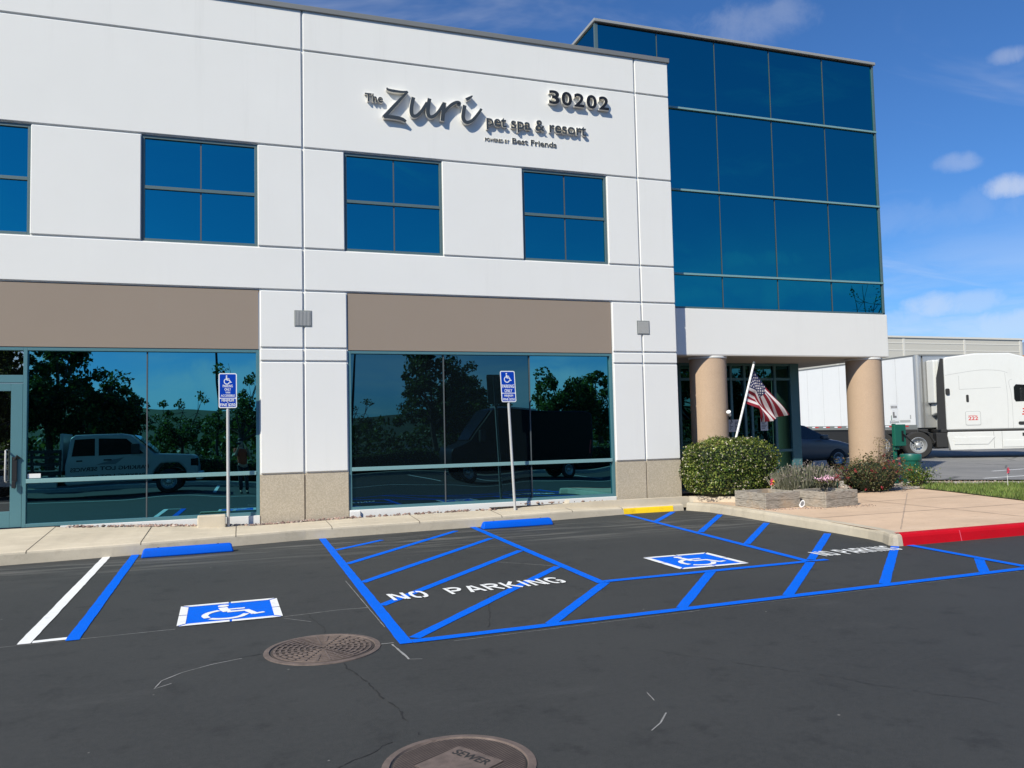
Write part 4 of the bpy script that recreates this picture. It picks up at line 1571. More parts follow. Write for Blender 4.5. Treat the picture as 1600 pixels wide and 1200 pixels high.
for cx_ in (9.65, 13.86):
    c = MB()
    c.lathe([(0.395, 0.0), (0.395, 3.134)], (cx_, 15.03, 0), 48)
    cc = part(c, 'column', MT['column'], smooth=True)
    c = MB()
    c.lathe([(0.402, 3.085), (0.41, 3.095), (0.41, 3.134)], (cx_, 15.03, 0), 48)
    part(c, 'column_collar', MT['white_wall'], cc, smooth=True)

# recessed entrance under the tower
EY = 16.4
e = MB()
for x in (8.50, 9.75, 11.15, 11.53, 11.72, 12.40):
    e.box(x - 0.03, x + 0.03, EY - 0.02, EY + 0.08, 0.16, 3.13)
for z in (0.16, 0.98, 2.72, 3.07):
    e.box(8.48, 12.85, EY - 0.012, EY + 0.07, z, z + 0.06)
ent = part(e, 'entrance_glazing', MT['frame'])
e = MB()
e.box(12.84, 13.10, EY - 0.03, EY + 0.25, 0.15, 3.13)
part(e, 'corner_post', MT['frame'], ent, bevel=0.01)
e = MB()
e.box(13.0, 13.08, EY + 0.25, 19.0, 0.15, 3.13)
part(e, 'return_glazing', MT['glass_entry'], ent)
ex = (8.48, 9.75, 11.15, 12.40, 12.84)
for a, b in zip(ex[:-1], ex[1:]):
    for z0, z1 in ((0.22, 0.98), (1.04, 2.72), (2.78, 3.07)):
        pane(ent, a, b, z0, z1, EY + 0.03, 'glass_entry', 0.004)
e = MB()
e.tube([(11.44, EY - 0.07, 0.9), (11.44, EY - 0.07, 1.35)], 0.016, 8)
e.tube([(11.82, EY - 0.07, 0.9), (11.82, EY - 0.07, 1.35)], 0.016, 8)
build_each(local(e), 'door_pull', MT['galv'], ent, smooth=True)
for (a, b, c, d, cells) in ((11.03, 11.33, 1.49, 1.78, 2), (11.93, 12.14, 1.50, 1.80, 1)):
    e = MB()
    e.box(a, b, EY - 0.024, EY - 0.018, c, d)
    e.slot = 1
    ww = (b - a) / cells
    for k in range(cells):
        for r in range(6):
            zz = d - 0.05 - r * (d - c - 0.08) / 6
            e.box(a + k * ww + 0.03, a + (k + 1) * ww - 0.03 - 0.03 * (r % 3), EY - 0.0255, EY - 0.0235, zz - 0.018, zz)
    part(e, 'paper_notice', [MT['paper'], MT['print']], ent)

# ------------------------------------------------------------------ wall signs
LF = 0.09                                     # lettering stands this far off the wall
sign = thing('lettering_sign', 'dark raised script and lettering sign high on the white wall', 'wall sign', (4.3, D, 7.5))
place_s = lambda x, z, d: (x - 4.3, -LF + d, z - 7.5)
place_t = lambda x, z, d: (x - 4.3, -0.066 + d, z - 7.5)
ZURI = {
    'Z1': [(2.574, 7.943, 0.021), (2.596, 7.911, 0.045), (2.698, 7.897, 0.051), (2.846, 7.896, 0.042), (2.958, 7.909, 0.039)],
    'Z2': [(2.965, 7.915, 0.030), (2.739, 7.655, 0.06), (2.512, 7.385, 0.066)],
    'Z3': [(2.505, 7.395, 0.05), (2.633, 7.404, 0.069), (2.78, 7.397, 0.069), (2.868, 7.377, 0.066), (2.92, 7.345, 0.045)],
    'u1': [(3.066, 7.82, 0.07), (3.037, 7.689, 0.069), (3.023, 7.567, 0.072), (3.037, 7.485, 0.069), (3.078, 7.464, 0.063), (3.139, 7.489, 0.06), (3.23, 7.597, 0.058), (3.324, 7.752, 0.055)],
    'u2': [(3.37, 7.833, 0.07), (3.346, 7.709, 0.07), (3.333, 7.586, 0.073), (3.347, 7.511, 0.07), (3.392, 7.483, 0.064), (3.472, 7.525, 0.058), (3.565, 7.642, 0.052), (3.628, 7.756, 0.052)],
    'r1': [(3.652, 7.789, 0.074), (3.629, 7.634, 0.07), (3.607, 7.433, 0.076)],
    'r2': [(3.633, 7.573, 0.046), (3.719, 7.69, 0.055), (3.798, 7.767, 0.058), (3.884, 7.816, 0.059), (3.941, 7.807, 0.071), (3.914, 7.75, 0.055)],
    'i1': [(4.047, 7.78, 0.071), (4.021, 7.646, 0.071), (4.011, 7.538, 0.074), (4.041, 7.472, 0.071), (4.103, 7.455, 0.065), (4.198, 7.511, 0.059), (4.295, 7.63, 0.05), (4.377, 7.748, 0.044)],
    'i2': [(4.072, 7.891, 0.056), (4.136, 7.929, 0.053), (4.204, 7.981, 0.019)],
}
groups = {'Z': ('Z1', 'Z2', 'Z3'), 'u': ('u1', 'u2'), 'r': ('r1', 'r2'), 'i': ('i1', 'i2')}
for gname, keys in groups.items():
    s = MB()
    for i, k in enumerate(keys):
        stroke(s, [(q[0], q[1], q[2] * 1.02) for q in ZURI[k]], place_s, 0.0006 * i, 0.078, 1, smooth=6)
    s.build('script_letter', [MT['letters'], MT['letters_side']], sign)


def raised(parent, body, x0, x1, base, cap, place, bold, depth, name, ext):
    s = MB()
    put_text(s, body, x0, x1, base, cap, lambda x, z, d: place(x, z, (1 - (d + ext) / (2 * ext)) * depth), bold, ext, 1)
    return s.build(name, [MT['digits'] if name == 'digit' else MT['letters'], MT['letters_side']], parent)


raised(sign, 'The', 2.175, 2.505, 7.662, 0.155, place_t, 0.016, 0.058, 'lettering', 0.05)
raised(sign, 'pet spa & resort', 4.475, 6.55, 7.449, 0.222, place_t, 0.016, 0.058, 'lettering', 0.05)
sm = lambda x, z, d: (x - 4.3, -0.016 + d, z - 7.5)
raised(sign, 'POWERED BY', 4.452, 4.94, 7.168, 0.062, sm, 0.02, 0.015, 'lettering', 0.05)
raised(sign, 'Best Friends', 5.003, 5.923, 7.172, 0.108, sm, 0.02, 0.015, 'lettering', 0.05)
MT['digits'] = mat('black_digits', (0.010, 0.010, 0.011), 0.45)
num = thing('address_number', 'black raised street number 30202 high on the white wall', 'address number', (6.4, D, 8.0))
place_n = lambda x, z, d: (x - 6.4, -0.085 + d, z - 8.0)
dx = (7.055 - 5.762) / 5
for i, ch in enumerate('30202'):
    a = 5.762 + 0.268 * i
    raised(num, ch, a, a + 0.222, 8.022, 0.272, place_n, 0.026, 0.078, 'digit', 0.05)


# ------------------------------------------------------------------ accessible parking signs
def rrect(x0, x1, z0, z1, r, n=5):
    pts = []
    for cx_, cz_, a in ((x1 - r, z0 + r, -90), (x1 - r, z1 - r, 0), (x0 + r, z1 - r, 90), (x0 + r, z0 + r, 180)):
        for k in range(n + 1):
            t = R(a + 90 * k / n)
            pts.append((cx_ + r * math.cos(t), cz_ + r * math.sin(t)))
    return pts


def parking_sign(label, x, y, zg, lean, top, lines, fine_z, yawz=0.0):
    t = thing('parking_sign', label, 'parking sign', (x, y, zg), yawz, 'blue accessible parking signs by the storefront')
    H = top - zg
    p = MB()
    p.tube([(0, 0, -0.05), (lean * 0.98, 0, H - 0.06)], 0.025, 14)
    p.build('post', MT['galv'], t, smooth=True, angle=80)
    w, h = 0.285, 0.575
    cx0 = lean
    zb = H - h
    sh = lean / H
    L = lambda a, z, d: (cx0 + a + (z - H) * sh, -0.030 + d, z)
    b = MB()
    pr = rrect(-w / 2, w / 2, zb, H, 0.03)
    n = len(pr)
    b.add([L(a, z, 0) for a, z in pr] + [L(a, z, 0.004) for a, z in pr],
          [tuple(range(n)), tuple(range(2 * n - 1, n - 1, -1))] + [(i, i + n, (i + 1) % n + n, (i + 1) % n) for i in range(n)])
    pan = b.build('sign_panel', MT['sign_white'], t)
    b = MB()
    bw = 0.016
    for z0, z1 in ((zb + bw, fine_z * H - 0.005), (fine_z * H + 0.008, H - bw)):
        pr = rrect(-w / 2 + bw, w / 2 - bw, z0, z1, 0.016)
        b.add([L(a, z, -0.0012) for a, z in pr], [tuple(range(len(pr)))])
    b.build('blue_field', MT['sign_blue'], pan)
    s = MB()
    z = -0.0026
    Hs = H
    size = lines[0][0]
    wheelchair(s, -size * 0.52, H - 0.032 - size, size, size, lambda a, zz, d: L(a, zz, z - d), 0.0)
    for body, zc_, cap, x0, x1 in lines[1:]:
        put_text(s, body, x0, x1, H - zc_, cap, lambda a, zz, d: L(a, zz, z), 0.018)
    s.build('lettering', MT['sign_white'], pan)
    cl = MB()
    for zz in (H - 0.09, zb + 0.09):
        cl.lathe([(0, -0.0345), (0.009, -0.0345), (0.010, -0.028)], (cx0 + (zz - H) * sh, 0, zz), 10, 'y')
    build_each(cl, 'bolt', MT['galv'], t)
    return t


parking_sign('upright blue van accessible parking sign on a steel post by a concrete block', -0.165, 14.035, 0.15, -0.005, 2.69,
             [(0.155,), ('PARKING', 0.232, 0.042, -0.078, 0.078), ('ONLY', 0.288, 0.040, -0.05, 0.05), ('VAN', 0.334, 0.032, -0.036, 0.036), ('ACCESSIBLE', 0.388, 0.036, -0.108, 0.108),
              ('MINIMUM', 0.470, 0.044, -0.095, 0.095), ('FINE $250', 0.545, 0.048, -0.118, 0.118)], 0.8365)
parking_sign('blue accessible parking sign on a post leaning left before the dull glazing', 4.80, 14.00, 0.19, -0.105, 2.74,
             [(0.185,), ('PARKING', 0.312, 0.062, -0.115, 0.115), ('ONLY', 0.392, 0.058, -0.075, 0.075),
              ('MINIMUM', 0.475, 0.040, -0.085, 0.085), ('FINE $250', 0.545, 0.044, -0.112, 0.112)], 0.8385)
t = thing('concrete_block', 'pale concrete block lying in the gravel against the sign post', 'block', (-0.42, 14.02, 0.14), 0.03)
b = MB()
b.box(-0.215, 0.215, -0.085, 0.085, 0, 0.235)
o = b.build('block', MT['walk'], t, bevel=0.018, seg=3)
t = thing('broken_stone', 'small pale broken stone lying on the kerb under the glass', 'stone', (5.95, 14.15, 0.2))
b = MB()
b.add([(-.16, -.03, 0), (-.05, -.05, 0), (.02, .02, .10), (-.06, .05, .11), (-.14, .05, .02), (.0, .06, .02)], [(0, 1, 2, 3), (0, 3, 4), (1, 5, 2), (5, 4, 3, 2), (0, 4, 5, 1)])
b.build('shard', MT['walk'], t, bevel=0.006)

# ------------------------------------------------------------------ planting by the entrance
def super_points(c, rad, power, n, shell=0.16):
    """points in the outer shell of a clipped, rounded block, with outward normals"""
    out, nr = [], []
    while len(out) < n:
        d = RNG.normal(size=3)
        d /= np.linalg.norm(d)
        k = (abs(d[0]) ** power + abs(d[1]) ** power + abs(d[2]) ** power) ** (-1 / power)
        lump = 1 + 0.05 * math.sin(7 * d[0] + 3) * math.sin(6 * d[1]) + 0.03 * math.sin(9 * d[2] + 5 * d[0]) + 0.02 * math.sin(17 * d[0] + 11 * d[1])
        r = k * lump * (1 - shell * RNG.random() ** 1.6)
        p = d * r
        q = (c[0] + p[0] * rad[0], c[1] + p[1] * rad[1], c[2] + p[2] * rad[2])
        if q[2] < 0.16:
            continue
        out.append(q)
        nr.append(np.sign(d) * np.abs(d * k) ** (power - 1))
    nr = np.array(nr)
    nr /= np.linalg.norm(nr, axis=1)[:, None] + 1e-9
    return np.array(out), nr


hedge = thing('clipped_bush', 'large clipped green bush dotted with small white blossoms beside the wall corner', 'bush', (9.44, 14.02, 0.16))
HC_, HR_ = (0, 0, 0.58), (0.99, 0.58, 0.64)
pts, nr = super_points(HC_, HR_, 3.6, 11500)
pts[:, 2] += 0.0
cards('foliage', pts, RNG.uniform(0.03, 0.062, len(pts)), MT['hedge'], hedge, 0.55, nr, 0.75)
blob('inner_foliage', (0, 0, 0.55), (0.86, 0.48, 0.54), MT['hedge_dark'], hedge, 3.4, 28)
pts, nr = super_points(HC_, (HR_[0] * 1.02, HR_[1] * 1.03, HR_[2] * 1.01), 3.6, 1500, 0.04)
keep = [i for i, p in enumerate(pts) if math.sin(5 * p[0] + 2) * math.sin(7 * p[2] + p[0]) + 0.35 - 0.25 * p[0] > RNG.uniform(-0.6, 1.3)]
cl = []
for i in keep[:270]:
    for _ in range(3):
        cl.append(pts[i] + RNG.normal(size=3) * 0.011)
o = cards('blossom', np.array(cl), RNG.uniform(0.018, 0.038, len(cl)), MT['blossom'], hedge, 0.8)
o['kind'] = 'stuff'


sh = super_points(HC_, (HR_[0] * 1.05, HR_[1] * 1.06, HR_[2] * 1.06), 3.2, 500, 0.05)[0]
cards('stray_leaf', np.repeat(sh[:150], 3, 0) + RNG.normal(size=(450, 3)) * 0.02, RNG.uniform(0.03, 0.05, 450), MT['hedge'], hedge, 0.5).__setitem__('kind', 'stuff')


def planter(label, x, y, ang, lx, ly, h):
    t = thing('wooden_planter', label, 'planter box', (x, y, 0.15), ang, 'weathered wooden planter boxes at the plaza edge')
    th = 0.045
    for i, (a0, a1, b0, b1) in enumerate(((0, lx, 0, th), (0, lx, ly - th, ly), (0, th, th, ly - th), (lx - th, lx, th, ly - th))):
        m_ = MB()
        hh = h / 2
        for k in range(2):
            e = 0.004 * ((i + k) % 2)
            m_.box(a0 + (e if i < 2 else 0), a1 - (e if i < 2 else 0), b0 + (e if i > 1 else 0), b1, k * hh + 0.002, (k + 1) * hh - 0.003)
        m_.build('board_side', MT['wood'], t, bevel=0.006)
    s = MB()
    s.box(th, lx - th, th, ly - th, 0.01, h - 0.17)
    s.build('soil', MT['soil'], t)
    return t


planter('weathered grey wooden planter box with bare soil and an oval plaque at its corner', 8.81, 12.03, 0.10, 0.80, 0.82, 0.285)
planter('weathered wooden planter box with pale brown lower board, standing right of the bare one', 9.83, 11.70, 0.17, 0.84, 0.74, 0.285)
t = thing('oval_plaque', 'small white plaque with dark oval leaning on the planter corner', 'plaque', (9.57, 12.02, 0.15), -0.25)
b = MB()
pr = [(0.05 * math.cos(a) * (1.08 if math.sin(a) < 0 else 0.85) + 0.02 * math.sin(a), 0.065 + (0.065 * math.sin(a))) for a in [2 * math.pi * k / 20 for k in range(20)]]
b.prism_y(pr, -0.008, 0.008)
pq = b.build('face', MT['sign_white'], t)
b = MB()
b.prism_y([(0.032 * math.cos(2 * math.pi * k / 16) + 0.012 * math.sin(2 * math.pi * k / 16), 0.067 + 0.044 * math.sin(2 * math.pi * k / 16)) for k in range(16)], -0.010, -0.0075)
b.build('oval', MT['print'], pq)


def spikes(name, t, n, c, rad, h0, h1, m_, tip=None, lean=0.5, wid=0.013):
    """soft upright shoots fanning out from a low centre"""
    vs, fs, tv = [], [], []
    for _ in range(n):
        a, r = random.uniform(0, 6.28), math.sqrt(random.random())
        bx, by = c[0] + rad[0] * r * math.cos(a), c[1] + rad[1] * r * math.sin(a)
        hh = random.uniform(h0, h1) * (1 - 0.35 * r * r)
        lx, ly = math.cos(a) * r * lean * hh + random.uniform(-.05, .05), math.sin(a) * r * lean * hh + random.uniform(-.05, .05)
        z0 = c[2] + 0.25 * hh * random.random()
        for s in range(3):
            t0 = random.uniform(0.0, 0.7)
            ww = wid * random.uniform(.6, 1.3)
            th = random.uniform(0, 3.14)
            ox, oy = math.cos(th) * ww, math.sin(th) * ww
            p0 = (bx + lx * t0, by + ly * t0, z0 + hh * t0)
            t1 = min(1, t0 + 0.35)
            p1 = (bx + lx * t1 + random.uniform(-.02, .02), by + ly * t1 + random.uniform(-.02, .02), z0 + hh * t1)
            b = len(vs)
            vs += [(p0[0] - ox, p0[1] - oy, p0[2]), (p0[0] + ox, p0[1] + oy, p0[2]), (p1[0] + ox * .3, p1[1] + oy * .3, p1[2]), (p1[0] - ox * .3, p1[1] - oy * .3, p1[2])]
            fs.append((b, b + 1, b + 2, b + 3))
        tv.append((bx + lx, by + ly, z0 + hh))
    MB().add(vs, fs).build(name, m_, t)
    return tv


lav = thing('lavender_bush', 'grey green lavender bush behind the two planter boxes', 'bush', (10.45, 13.02, 0.15))
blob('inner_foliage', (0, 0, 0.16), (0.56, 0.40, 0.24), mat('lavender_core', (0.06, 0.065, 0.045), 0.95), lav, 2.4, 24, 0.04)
tv = spikes('foliage', lav, 3600, (0, 0, 0.05), (0.54, 0.42), 0.34, 0.62, MT['lav'])
cards('flower_tip', np.array(tv)[::3], 0.045, MT['lavflower'], lav, 0.4, np.tile([0, 0, .1], (len(tv[::3]), 1)))
fl = thing('pink_flower_cluster', 'cluster of pale pink flowers beside the lavender over the right planter', 'flowers', (10.33, 12.28, 0.52))
p_ = np.array([(RNG.normal() * 0.09, RNG.normal() * 0.06, 0.10 + RNG.normal() * 0.025) for _ in range(150)])
cards('petal', p_, 0.034, MT['pinkpale'], fl, 0.8).__setitem__('kind', 'stuff')
g_ = np.array([(RNG.normal() * 0.10, RNG.normal() * 0.07, 0.02 + RNG.random() * 0.07) for _ in range(150)])
cards('leaf', g_, 0.05, MT['rose'], fl, 0.4)['kind'] = 'stuff'
fl = thing('red_flower', 'small dark red flower head right of the pink cluster', 'flowers', (10.56, 12.25, 0.52))
p_ = np.array([(RNG.normal() * 0.03, RNG.normal() * 0.03, 0.11 + RNG.normal() * 0.03) for _ in range(60)])
cards('petal', p_, 0.03, MT['rosered'], fl, 0.8)
b = MB(); b.tube([(0, 0, -0.15), (0, 0, 0.1)], 0.004, 6); b.build('stem', MT['green'], fl)

rose = thing('rose_bush', 'loose rose bush with dull red blooms in front of the right column', 'bush', (13.02, 14.05, 0.16))


def loose_shrub(t, rad, n, stems, mleaf, seed, zc=0.42):
    rr = random.Random(seed)
    pos = []
    s = MB()
    for _ in range(stems):
        a, r = rr.uniform(0, 6.28), math.sqrt(rr.random())
        hgt = rad[2] * rr.uniform(0.7, 1.12) * (1.1 - 0.35 * r)
        tip = Vector((rad[0] * r * math.cos(a) * 1.05, rad[1] * r * math.sin(a) * 1.05, hgt))
        base = Vector((tip.x * 0.25, tip.y * 0.25, 0))
        mid = base.lerp(tip, 0.5) + Vector((tip.x * .15, tip.y * .15, 0.08))
        s.tube([base, mid, tip], [0.010, 0.007, 0.003], 5)
        for k in range(n // stems):
            q = rr.uniform(0.12, 1.0)
            p = base.lerp(mid, q * 2) if q < .5 else mid.lerp(tip, q * 2 - 1)
            sc_ = 0.11
            pos.append((p.x + rr.gauss(0, sc_), p.y + rr.gauss(0, sc_), max(0.03, p.z + rr.gauss(0, sc_ * 0.7))))
    s.build('stem', MT['bark'], t)
    pos = np.array(pos)
    cards('foliage', pos, RNG.uniform(0.03, 0.06, len(pos)), mleaf, t, 0.6)
    return pos


pos = loose_shrub(rose, (0.92, 0.60, 0.78), 5200, 60, MT['rose'], 5)
b = MB()
for x, y, h in ((0.28, 0.0, 1.16), (0.50, 0.05, 1.10), (0.18, -0.1, 1.0), (0.62, 0.1, 1.02)):
    b.tube([(x * 0.7, y, 0.5), (x, y, h)], [0.006, 0.003], 5)
b.build('tall_shoot', MT['bark'], rose)
tp = np.array([(x + RNG.normal() * .05, y + RNG.normal() * .05, h - abs(RNG.normal()) * 0.15) for x, y, h in ((0.28, 0.0, 1.16), (0.50, 0.05, 1.10), (0.18, -0.1, 1.0), (0.62, 0.1, 1.02)) for _ in range(55)])
cards('shoot_leaf', tp, 0.035, mat_leaf('pale_shoot', [(0.25, 0.20, 0.10), (0.35, 0.27, 0.17)], 0.7), rose, 0.6)
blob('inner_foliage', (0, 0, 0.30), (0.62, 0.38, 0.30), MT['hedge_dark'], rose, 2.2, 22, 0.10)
for i in RNG.choice(len(pos), 48, replace=False):
    q = pos[i] + np.array([0, -0.07, 0.05])
    cards('bloom', q + RNG.normal(size=(8, 3)) * 0.017, 0.036, MT['rosered'], rose, 0.8)
low = thing('low_shrub', 'low dark green shrub at the foot of the green bin', 'bush', (14.78, 14.52, 0.16))
loose_shrub(low, (0.42, 0.32, 0.42), 1300, 24, MT['hedge'], 9)


def pinwheel(label, x, y, z0, h, m1, m2):
    t = thing('garden_pinwheel', label, 'pinwheel', (x, y, z0), 0.3)
    b = MB(); b.tube([(0, 0, 0), (0, 0, h)], 0.005, 6); b.build('stick', MT['pole_white'], t)
    for k in range(6):
        b = MB()
        a0, a1 = 2 * math.pi * k / 6, 2 * math.pi * (k + 0.8) / 6
        rr = 0.085
        b.add([(0, -0.02, h), (rr * math.cos(a0), -0.03, h + rr * math.sin(a0)), (rr * 0.9 * math.cos(a1), -0.015, h + rr * 0.9 * math.sin(a1)), (0.3 * rr * math.cos(a1), -0.045, h + 0.3 * rr * math.sin(a1))],
              [(0, 1, 2), (0, 2, 3)])
        b.build('blade', MT[m1 if k % 2 or math.sin(a0) > 0.2 else m2], t)
    return t


pinwheel('small red and yellow pinwheel standing between the planter box and the lavender', 9.62, 12.95, 0.16, 0.38, 'pink', 'yellow')
pinwheel('small pink pinwheel standing in the grass strip', 15.9, 13.15, 0.16, 0.36, 'pink', 'pink')

# ------------------------------------------------------------------ flag on its leaning pole
FY = 14.52
fp = thing('flag_pole', 'white leaning flag pole carrying a stars and stripes flag behind the bush', 'flag pole', (9.56, FY, 0.19))
b = MB()
b.tube([(0, 0, 0), (0.905, 0, 2.76)], 0.024, 12)
b.build('pole', MT['pole_white'], fp, smooth=True, angle=80)
b = MB()
b.lathe([(0, 0.05), (0.028, 0.03), (0.032, 0.0), (0.026, -0.02), (0, -0.02)], (0.91, 0, 2.77), 12)
b.build('finial', MT['seal'], fp, smooth=True, angle=80)
flag = thing('flag', 'american flag hanging limp from the leaning white pole', 'flag', (10.43, FY, 2.83))
T0, B0 = Vector((10.425, 0, 2.835)), Vector((10.215, 0, 2.115))
NU, NV = 40, 26


def flag_pt(u, v):
    h = T0.lerp(B0, v)
    # the cloth leaves the pole level, then falls away down to the right
    turn = 0.03 + 0.30 * v ** 1.2
    L = 1.30 - 0.66 * v
    s = u * L
    a0, a1 = R(-22), R(-50) - R(18) * v * v
    if s < turn:
        x, z = s * math.cos(a0), s * math.sin(a0)
    else:
        x = turn * math.cos(a0) + (s - turn) * math.cos(a1)
        z = turn * math.sin(a0) + (s - turn) * math.sin(a1)
    fold = 0.085 * (0.25 + u) * math.sin(9.0 * v + 5.0 * u) + 0.035 * (0.2 + u) * math.sin(21 * v - 4 * u)
    return Vector((h.x + x - 10.43, fold, h.z + z - 2.83))


vs = [flag_pt(i / NU, j / NV) for j in range(NV + 1) for i in range(NU + 1)]
fs, ms = [], []
for j in range(NV):
    for i in range(NU):
        a = j * (NU + 1) + i
        fs.append((a, a + NU + 1, a + NU + 2, a + 1))
        st = j // 2
        ms.append(2 if (st < 7 and i < NU * 0.40) else (0 if st % 2 == 0 else 1))
m_ = MB().add(vs, fs)
m_.m = ms
o = m_.build('cloth', [MT['flag_red'], MT['flag_white'], MT['flag_blue']], flag, smooth=True, angle=180)
m_ = MB()
for r in range(9):
    for c in range(6 if r % 2 == 0 else 5):
        u = 0.40 * ((c + (0.5 if r % 2 == 0 else 1.0)) / 6.0)
        v = 7 / 13 * ((r + 0.9) / 10)
        q = flag_pt(u, v)
        du = (flag_pt(u + .01, v) - q).normalized()
        dv = (flag_pt(u, v + .01) - q).normalized()
        for sgn in (1, -1):
            star = []
            for k in range(10):
                rr = 0.022 if k % 2 == 0 else 0.010
                t_ = math.pi / 2 + k * math.pi / 5
                star.append(q + du * rr * math.cos(t_) - dv * rr * math.sin(t_) + Vector((0, -0.004 * sgn, 0)))
            m_.add(star, [tuple(range(10))])
m_.build('stars', MT['flag_white'], flag)

lamp = thing('flood_lamp', 'small white flood lamp on a thin arm fixed to the left column', 'lamp', (9.86, 14.60, 1.86))
b = MB(); b.tube([(0.14, 0.12, -0.14), (0, 0, 0)], 0.010, 8); b.build('arm', MT['seal'], lamp)
b = MB(); b.tube([(0.02, 0.0, -0.01), (-0.03, -0.03, 0.05), (-0.05, -0.05, 0.075)], [0.025, 0.045, 0.048], 14); b.build('lamp_head', MT['pole_white'], lamp, smooth=True)

# ------------------------------------------------------------------ pet waste station
pet = thing('pet_waste_station', 'green post with bag dispenser and small white signs by the parking area', 'pet waste station', (14.93, 15.30, 0.18))
b = MB(); b.box(-0.035, 0.035, -0.035, 0.035, 0, 1.62); b.build('post', MT['green'], pet, bevel=0.008)
b = MB(); b.box(-0.10, 0.24, -0.13, -0.036, 0.88, 1.40); b.build('dispenser', MT['green'], pet, bevel=0.015)
b = MB(); b.box(-0.07, 0.06, -0.08, -0.036, 0.80, 0.88); b.build('bag_slot', MT['green'], pet)
b = MB(); b.tube([(0.12, -0.15, 1.18), (0.24, -0.2, 1.05), (0.40, -0.2, 0.92)], 0.016, 8); b.box(0.10, 0.15, -0.145, -0.12, 1.0, 1.25); b.build('leash_hook', MT['black'], pet)
b = MB()
b.box(-0.12, 0.12, -0.045, -0.037, 1.76, 1.88)
b.box(-0.08, 0.10, -0.045, -0.037, 1.50, 1.75)
b.box(-0.14, 0.16, -0.045, -0.037, 1.42, 1.495)
sg = build_each(b, 'sign_plate', MT['sign_white'], pet)[0]
b = MB()
for k in range(5): b.box(-0.10 + 0.04 * k, -0.075 + 0.04 * k, -0.0475, -0.0452, 1.79, 1.85)
b.box(-0.05, 0.0, -0.0475, -0.0452, 1.56, 1.70)
b.box(0.0, 0.06, -0.0475, -0.0452, 1.56, 1.61)
for k in range(7): b.box(-0.11 + 0.036 * k, -0.088 + 0.036 * k, -0.0475, -0.0452, 1.44, 1.475)
b.build('print', MT['print'], sg)
bin_ = thing('green_bin', 'round green litter bin beside the pet waste station', 'bin', (15.20, 15.10, 0.18))
b = MB(); b.lathe([(0.0, 0.0), (0.19, 0.0), (0.22, 0.60), (0.225, 0.61), (0.20, 0.60)], (0, 0, 0), 28); b.build('drum', MT['green'], bin_, smooth=True)
b = MB(); b.lathe([(0.235, 0.54), (0.24, 0.56), (0.24, 0.66), (0.23, 0.685), (0.0, 0.70)], (0, 0, 0), 28); b.build('lid', MT['green'], bin_, smooth=True)
t = thing('litter_bag', 'crumpled white and dark rubbish at the foot of the green bin', 'rubbish', (15.02, 14.75, 0.17))
b = MB().add(*pebbles(9, lambda: (random.uniform(-.18, .25), random.uniform(-.1, .1), 0.05), 0.04, 0.09)); b.build('scraps', MT['paper'], t)

# ------------------------------------------------------------------ wheels
def wheel(parent, x, y, r, w, side, hub='steel'):
    """tyre and rim; side = -1 for the outer face towards -y"""
    t = MB()
    t.lathe([(r * 0.60, -w / 2), (r * 0.92, -w / 2), (r * 0.985, -w * 0.40), (r, -w * 0.28), (r, w * 0.28), (r * 0.985, w * 0.40), (r * 0.92, w / 2), (r * 0.60, w / 2)], (x, y, r), 40, 'y')
    ty = t.build('tyre', MT['tyre'], parent, smooth=True, angle=50)
    m_ = MB()
    f = side * w / 2
    m_.lathe([(r * 0.61, f * 0.98), (r * 0.57, f * 1.0), (r * 0.53, f * 0.75), (r * 0.42, f * 0.35), (r * 0.22, f * 0.30), (r * 0.20, f * 0.75), (r * 0.15, f * 0.85), (0.0, f * 0.85)], (x, y, r), 32, 'y')
    rim = m_.build('rim', MT[hub], ty, smooth=True, angle=50)
    m_ = MB()
    for k in range(10):
        a = 2 * math.pi * k / 10
        m_.tube([(x + r * .31 * math.cos(a), y + f * 0.32, r + r * .31 * math.sin(a)), (x + r * .31 * math.cos(a), y + f * 0.46, r + r * .31 * math.sin(a))], r * 0.035, 6)
    m_.build('hub_nut', MT['chassis'], rim)
    return ty


# ------------------------------------------------------------------ articulated lorry
LOTZ = 0.204
trk = thing('truck_tractor', 'white sleeper cab truck tractor parked at the back of the lot', 'truck', (25.12, 25.45, LOTZ), R(-31))
for x in (-0.98, 0.34):
    for y, s in ((-1.10, -1), (1.10, 1)):
        wheel(trk, x, y, 0.515, 0.42, s)
for y, s in ((-1.08, -1), (1.08, 1)):
    wheel(trk, 6.0, y, 0.515, 0.30, s)
b = MB()
b.box(-1.8, 7.0, -0.45, 0.45, 0.55, 0.95)
b.box(-1.2, 0.9, -0.6, 0.6, 0.95, 1.12)
b.build('chassis', MT['chassis'], trk, bevel=0.02)
b = MB()
b.box(1.02, 1.42, -1.18, -0.70, 0.42, 0.98)
b.tube([(0.40, -1.12, 1.10), (0.76, -1.12, 0.98), (0.96, -1.12, 0.62)], 0.05, 6)
b.box(1.2, 1.42, -1.2, 1.2, 0.98, 1.10)
b.build('battery_box', MT['chassis'], trk, bevel=0.02)
cabp = [(1.40, 1.07), (4.9, 1.07), (5.1, 1.55), (5.05, 2.1), (4.85, 2.75), (4.68, 3.35), (4.45, 3.72), (3.7, 3.96), (2.5, 3.99), (1.46, 3.88), (1.40, 3.80)]
b = MB()
b.prism_y(cabp, -1.20, 1.20)
cab = b.build('cab', MT['white_gloss'], trk, bevel=0.10, seg=4, smooth=True, angle=30)
b = MB()
b.prism_y([(4.85, 1.07), (7.1, 1.0), (7.25, 1.35), (7.0, 1.72), (5.0, 1.98)], -0.95, 0.95)
b.build('bonnet', MT['white_gloss'], trk, bevel=0.12, seg=3, smooth=True, angle=30)
b = MB()
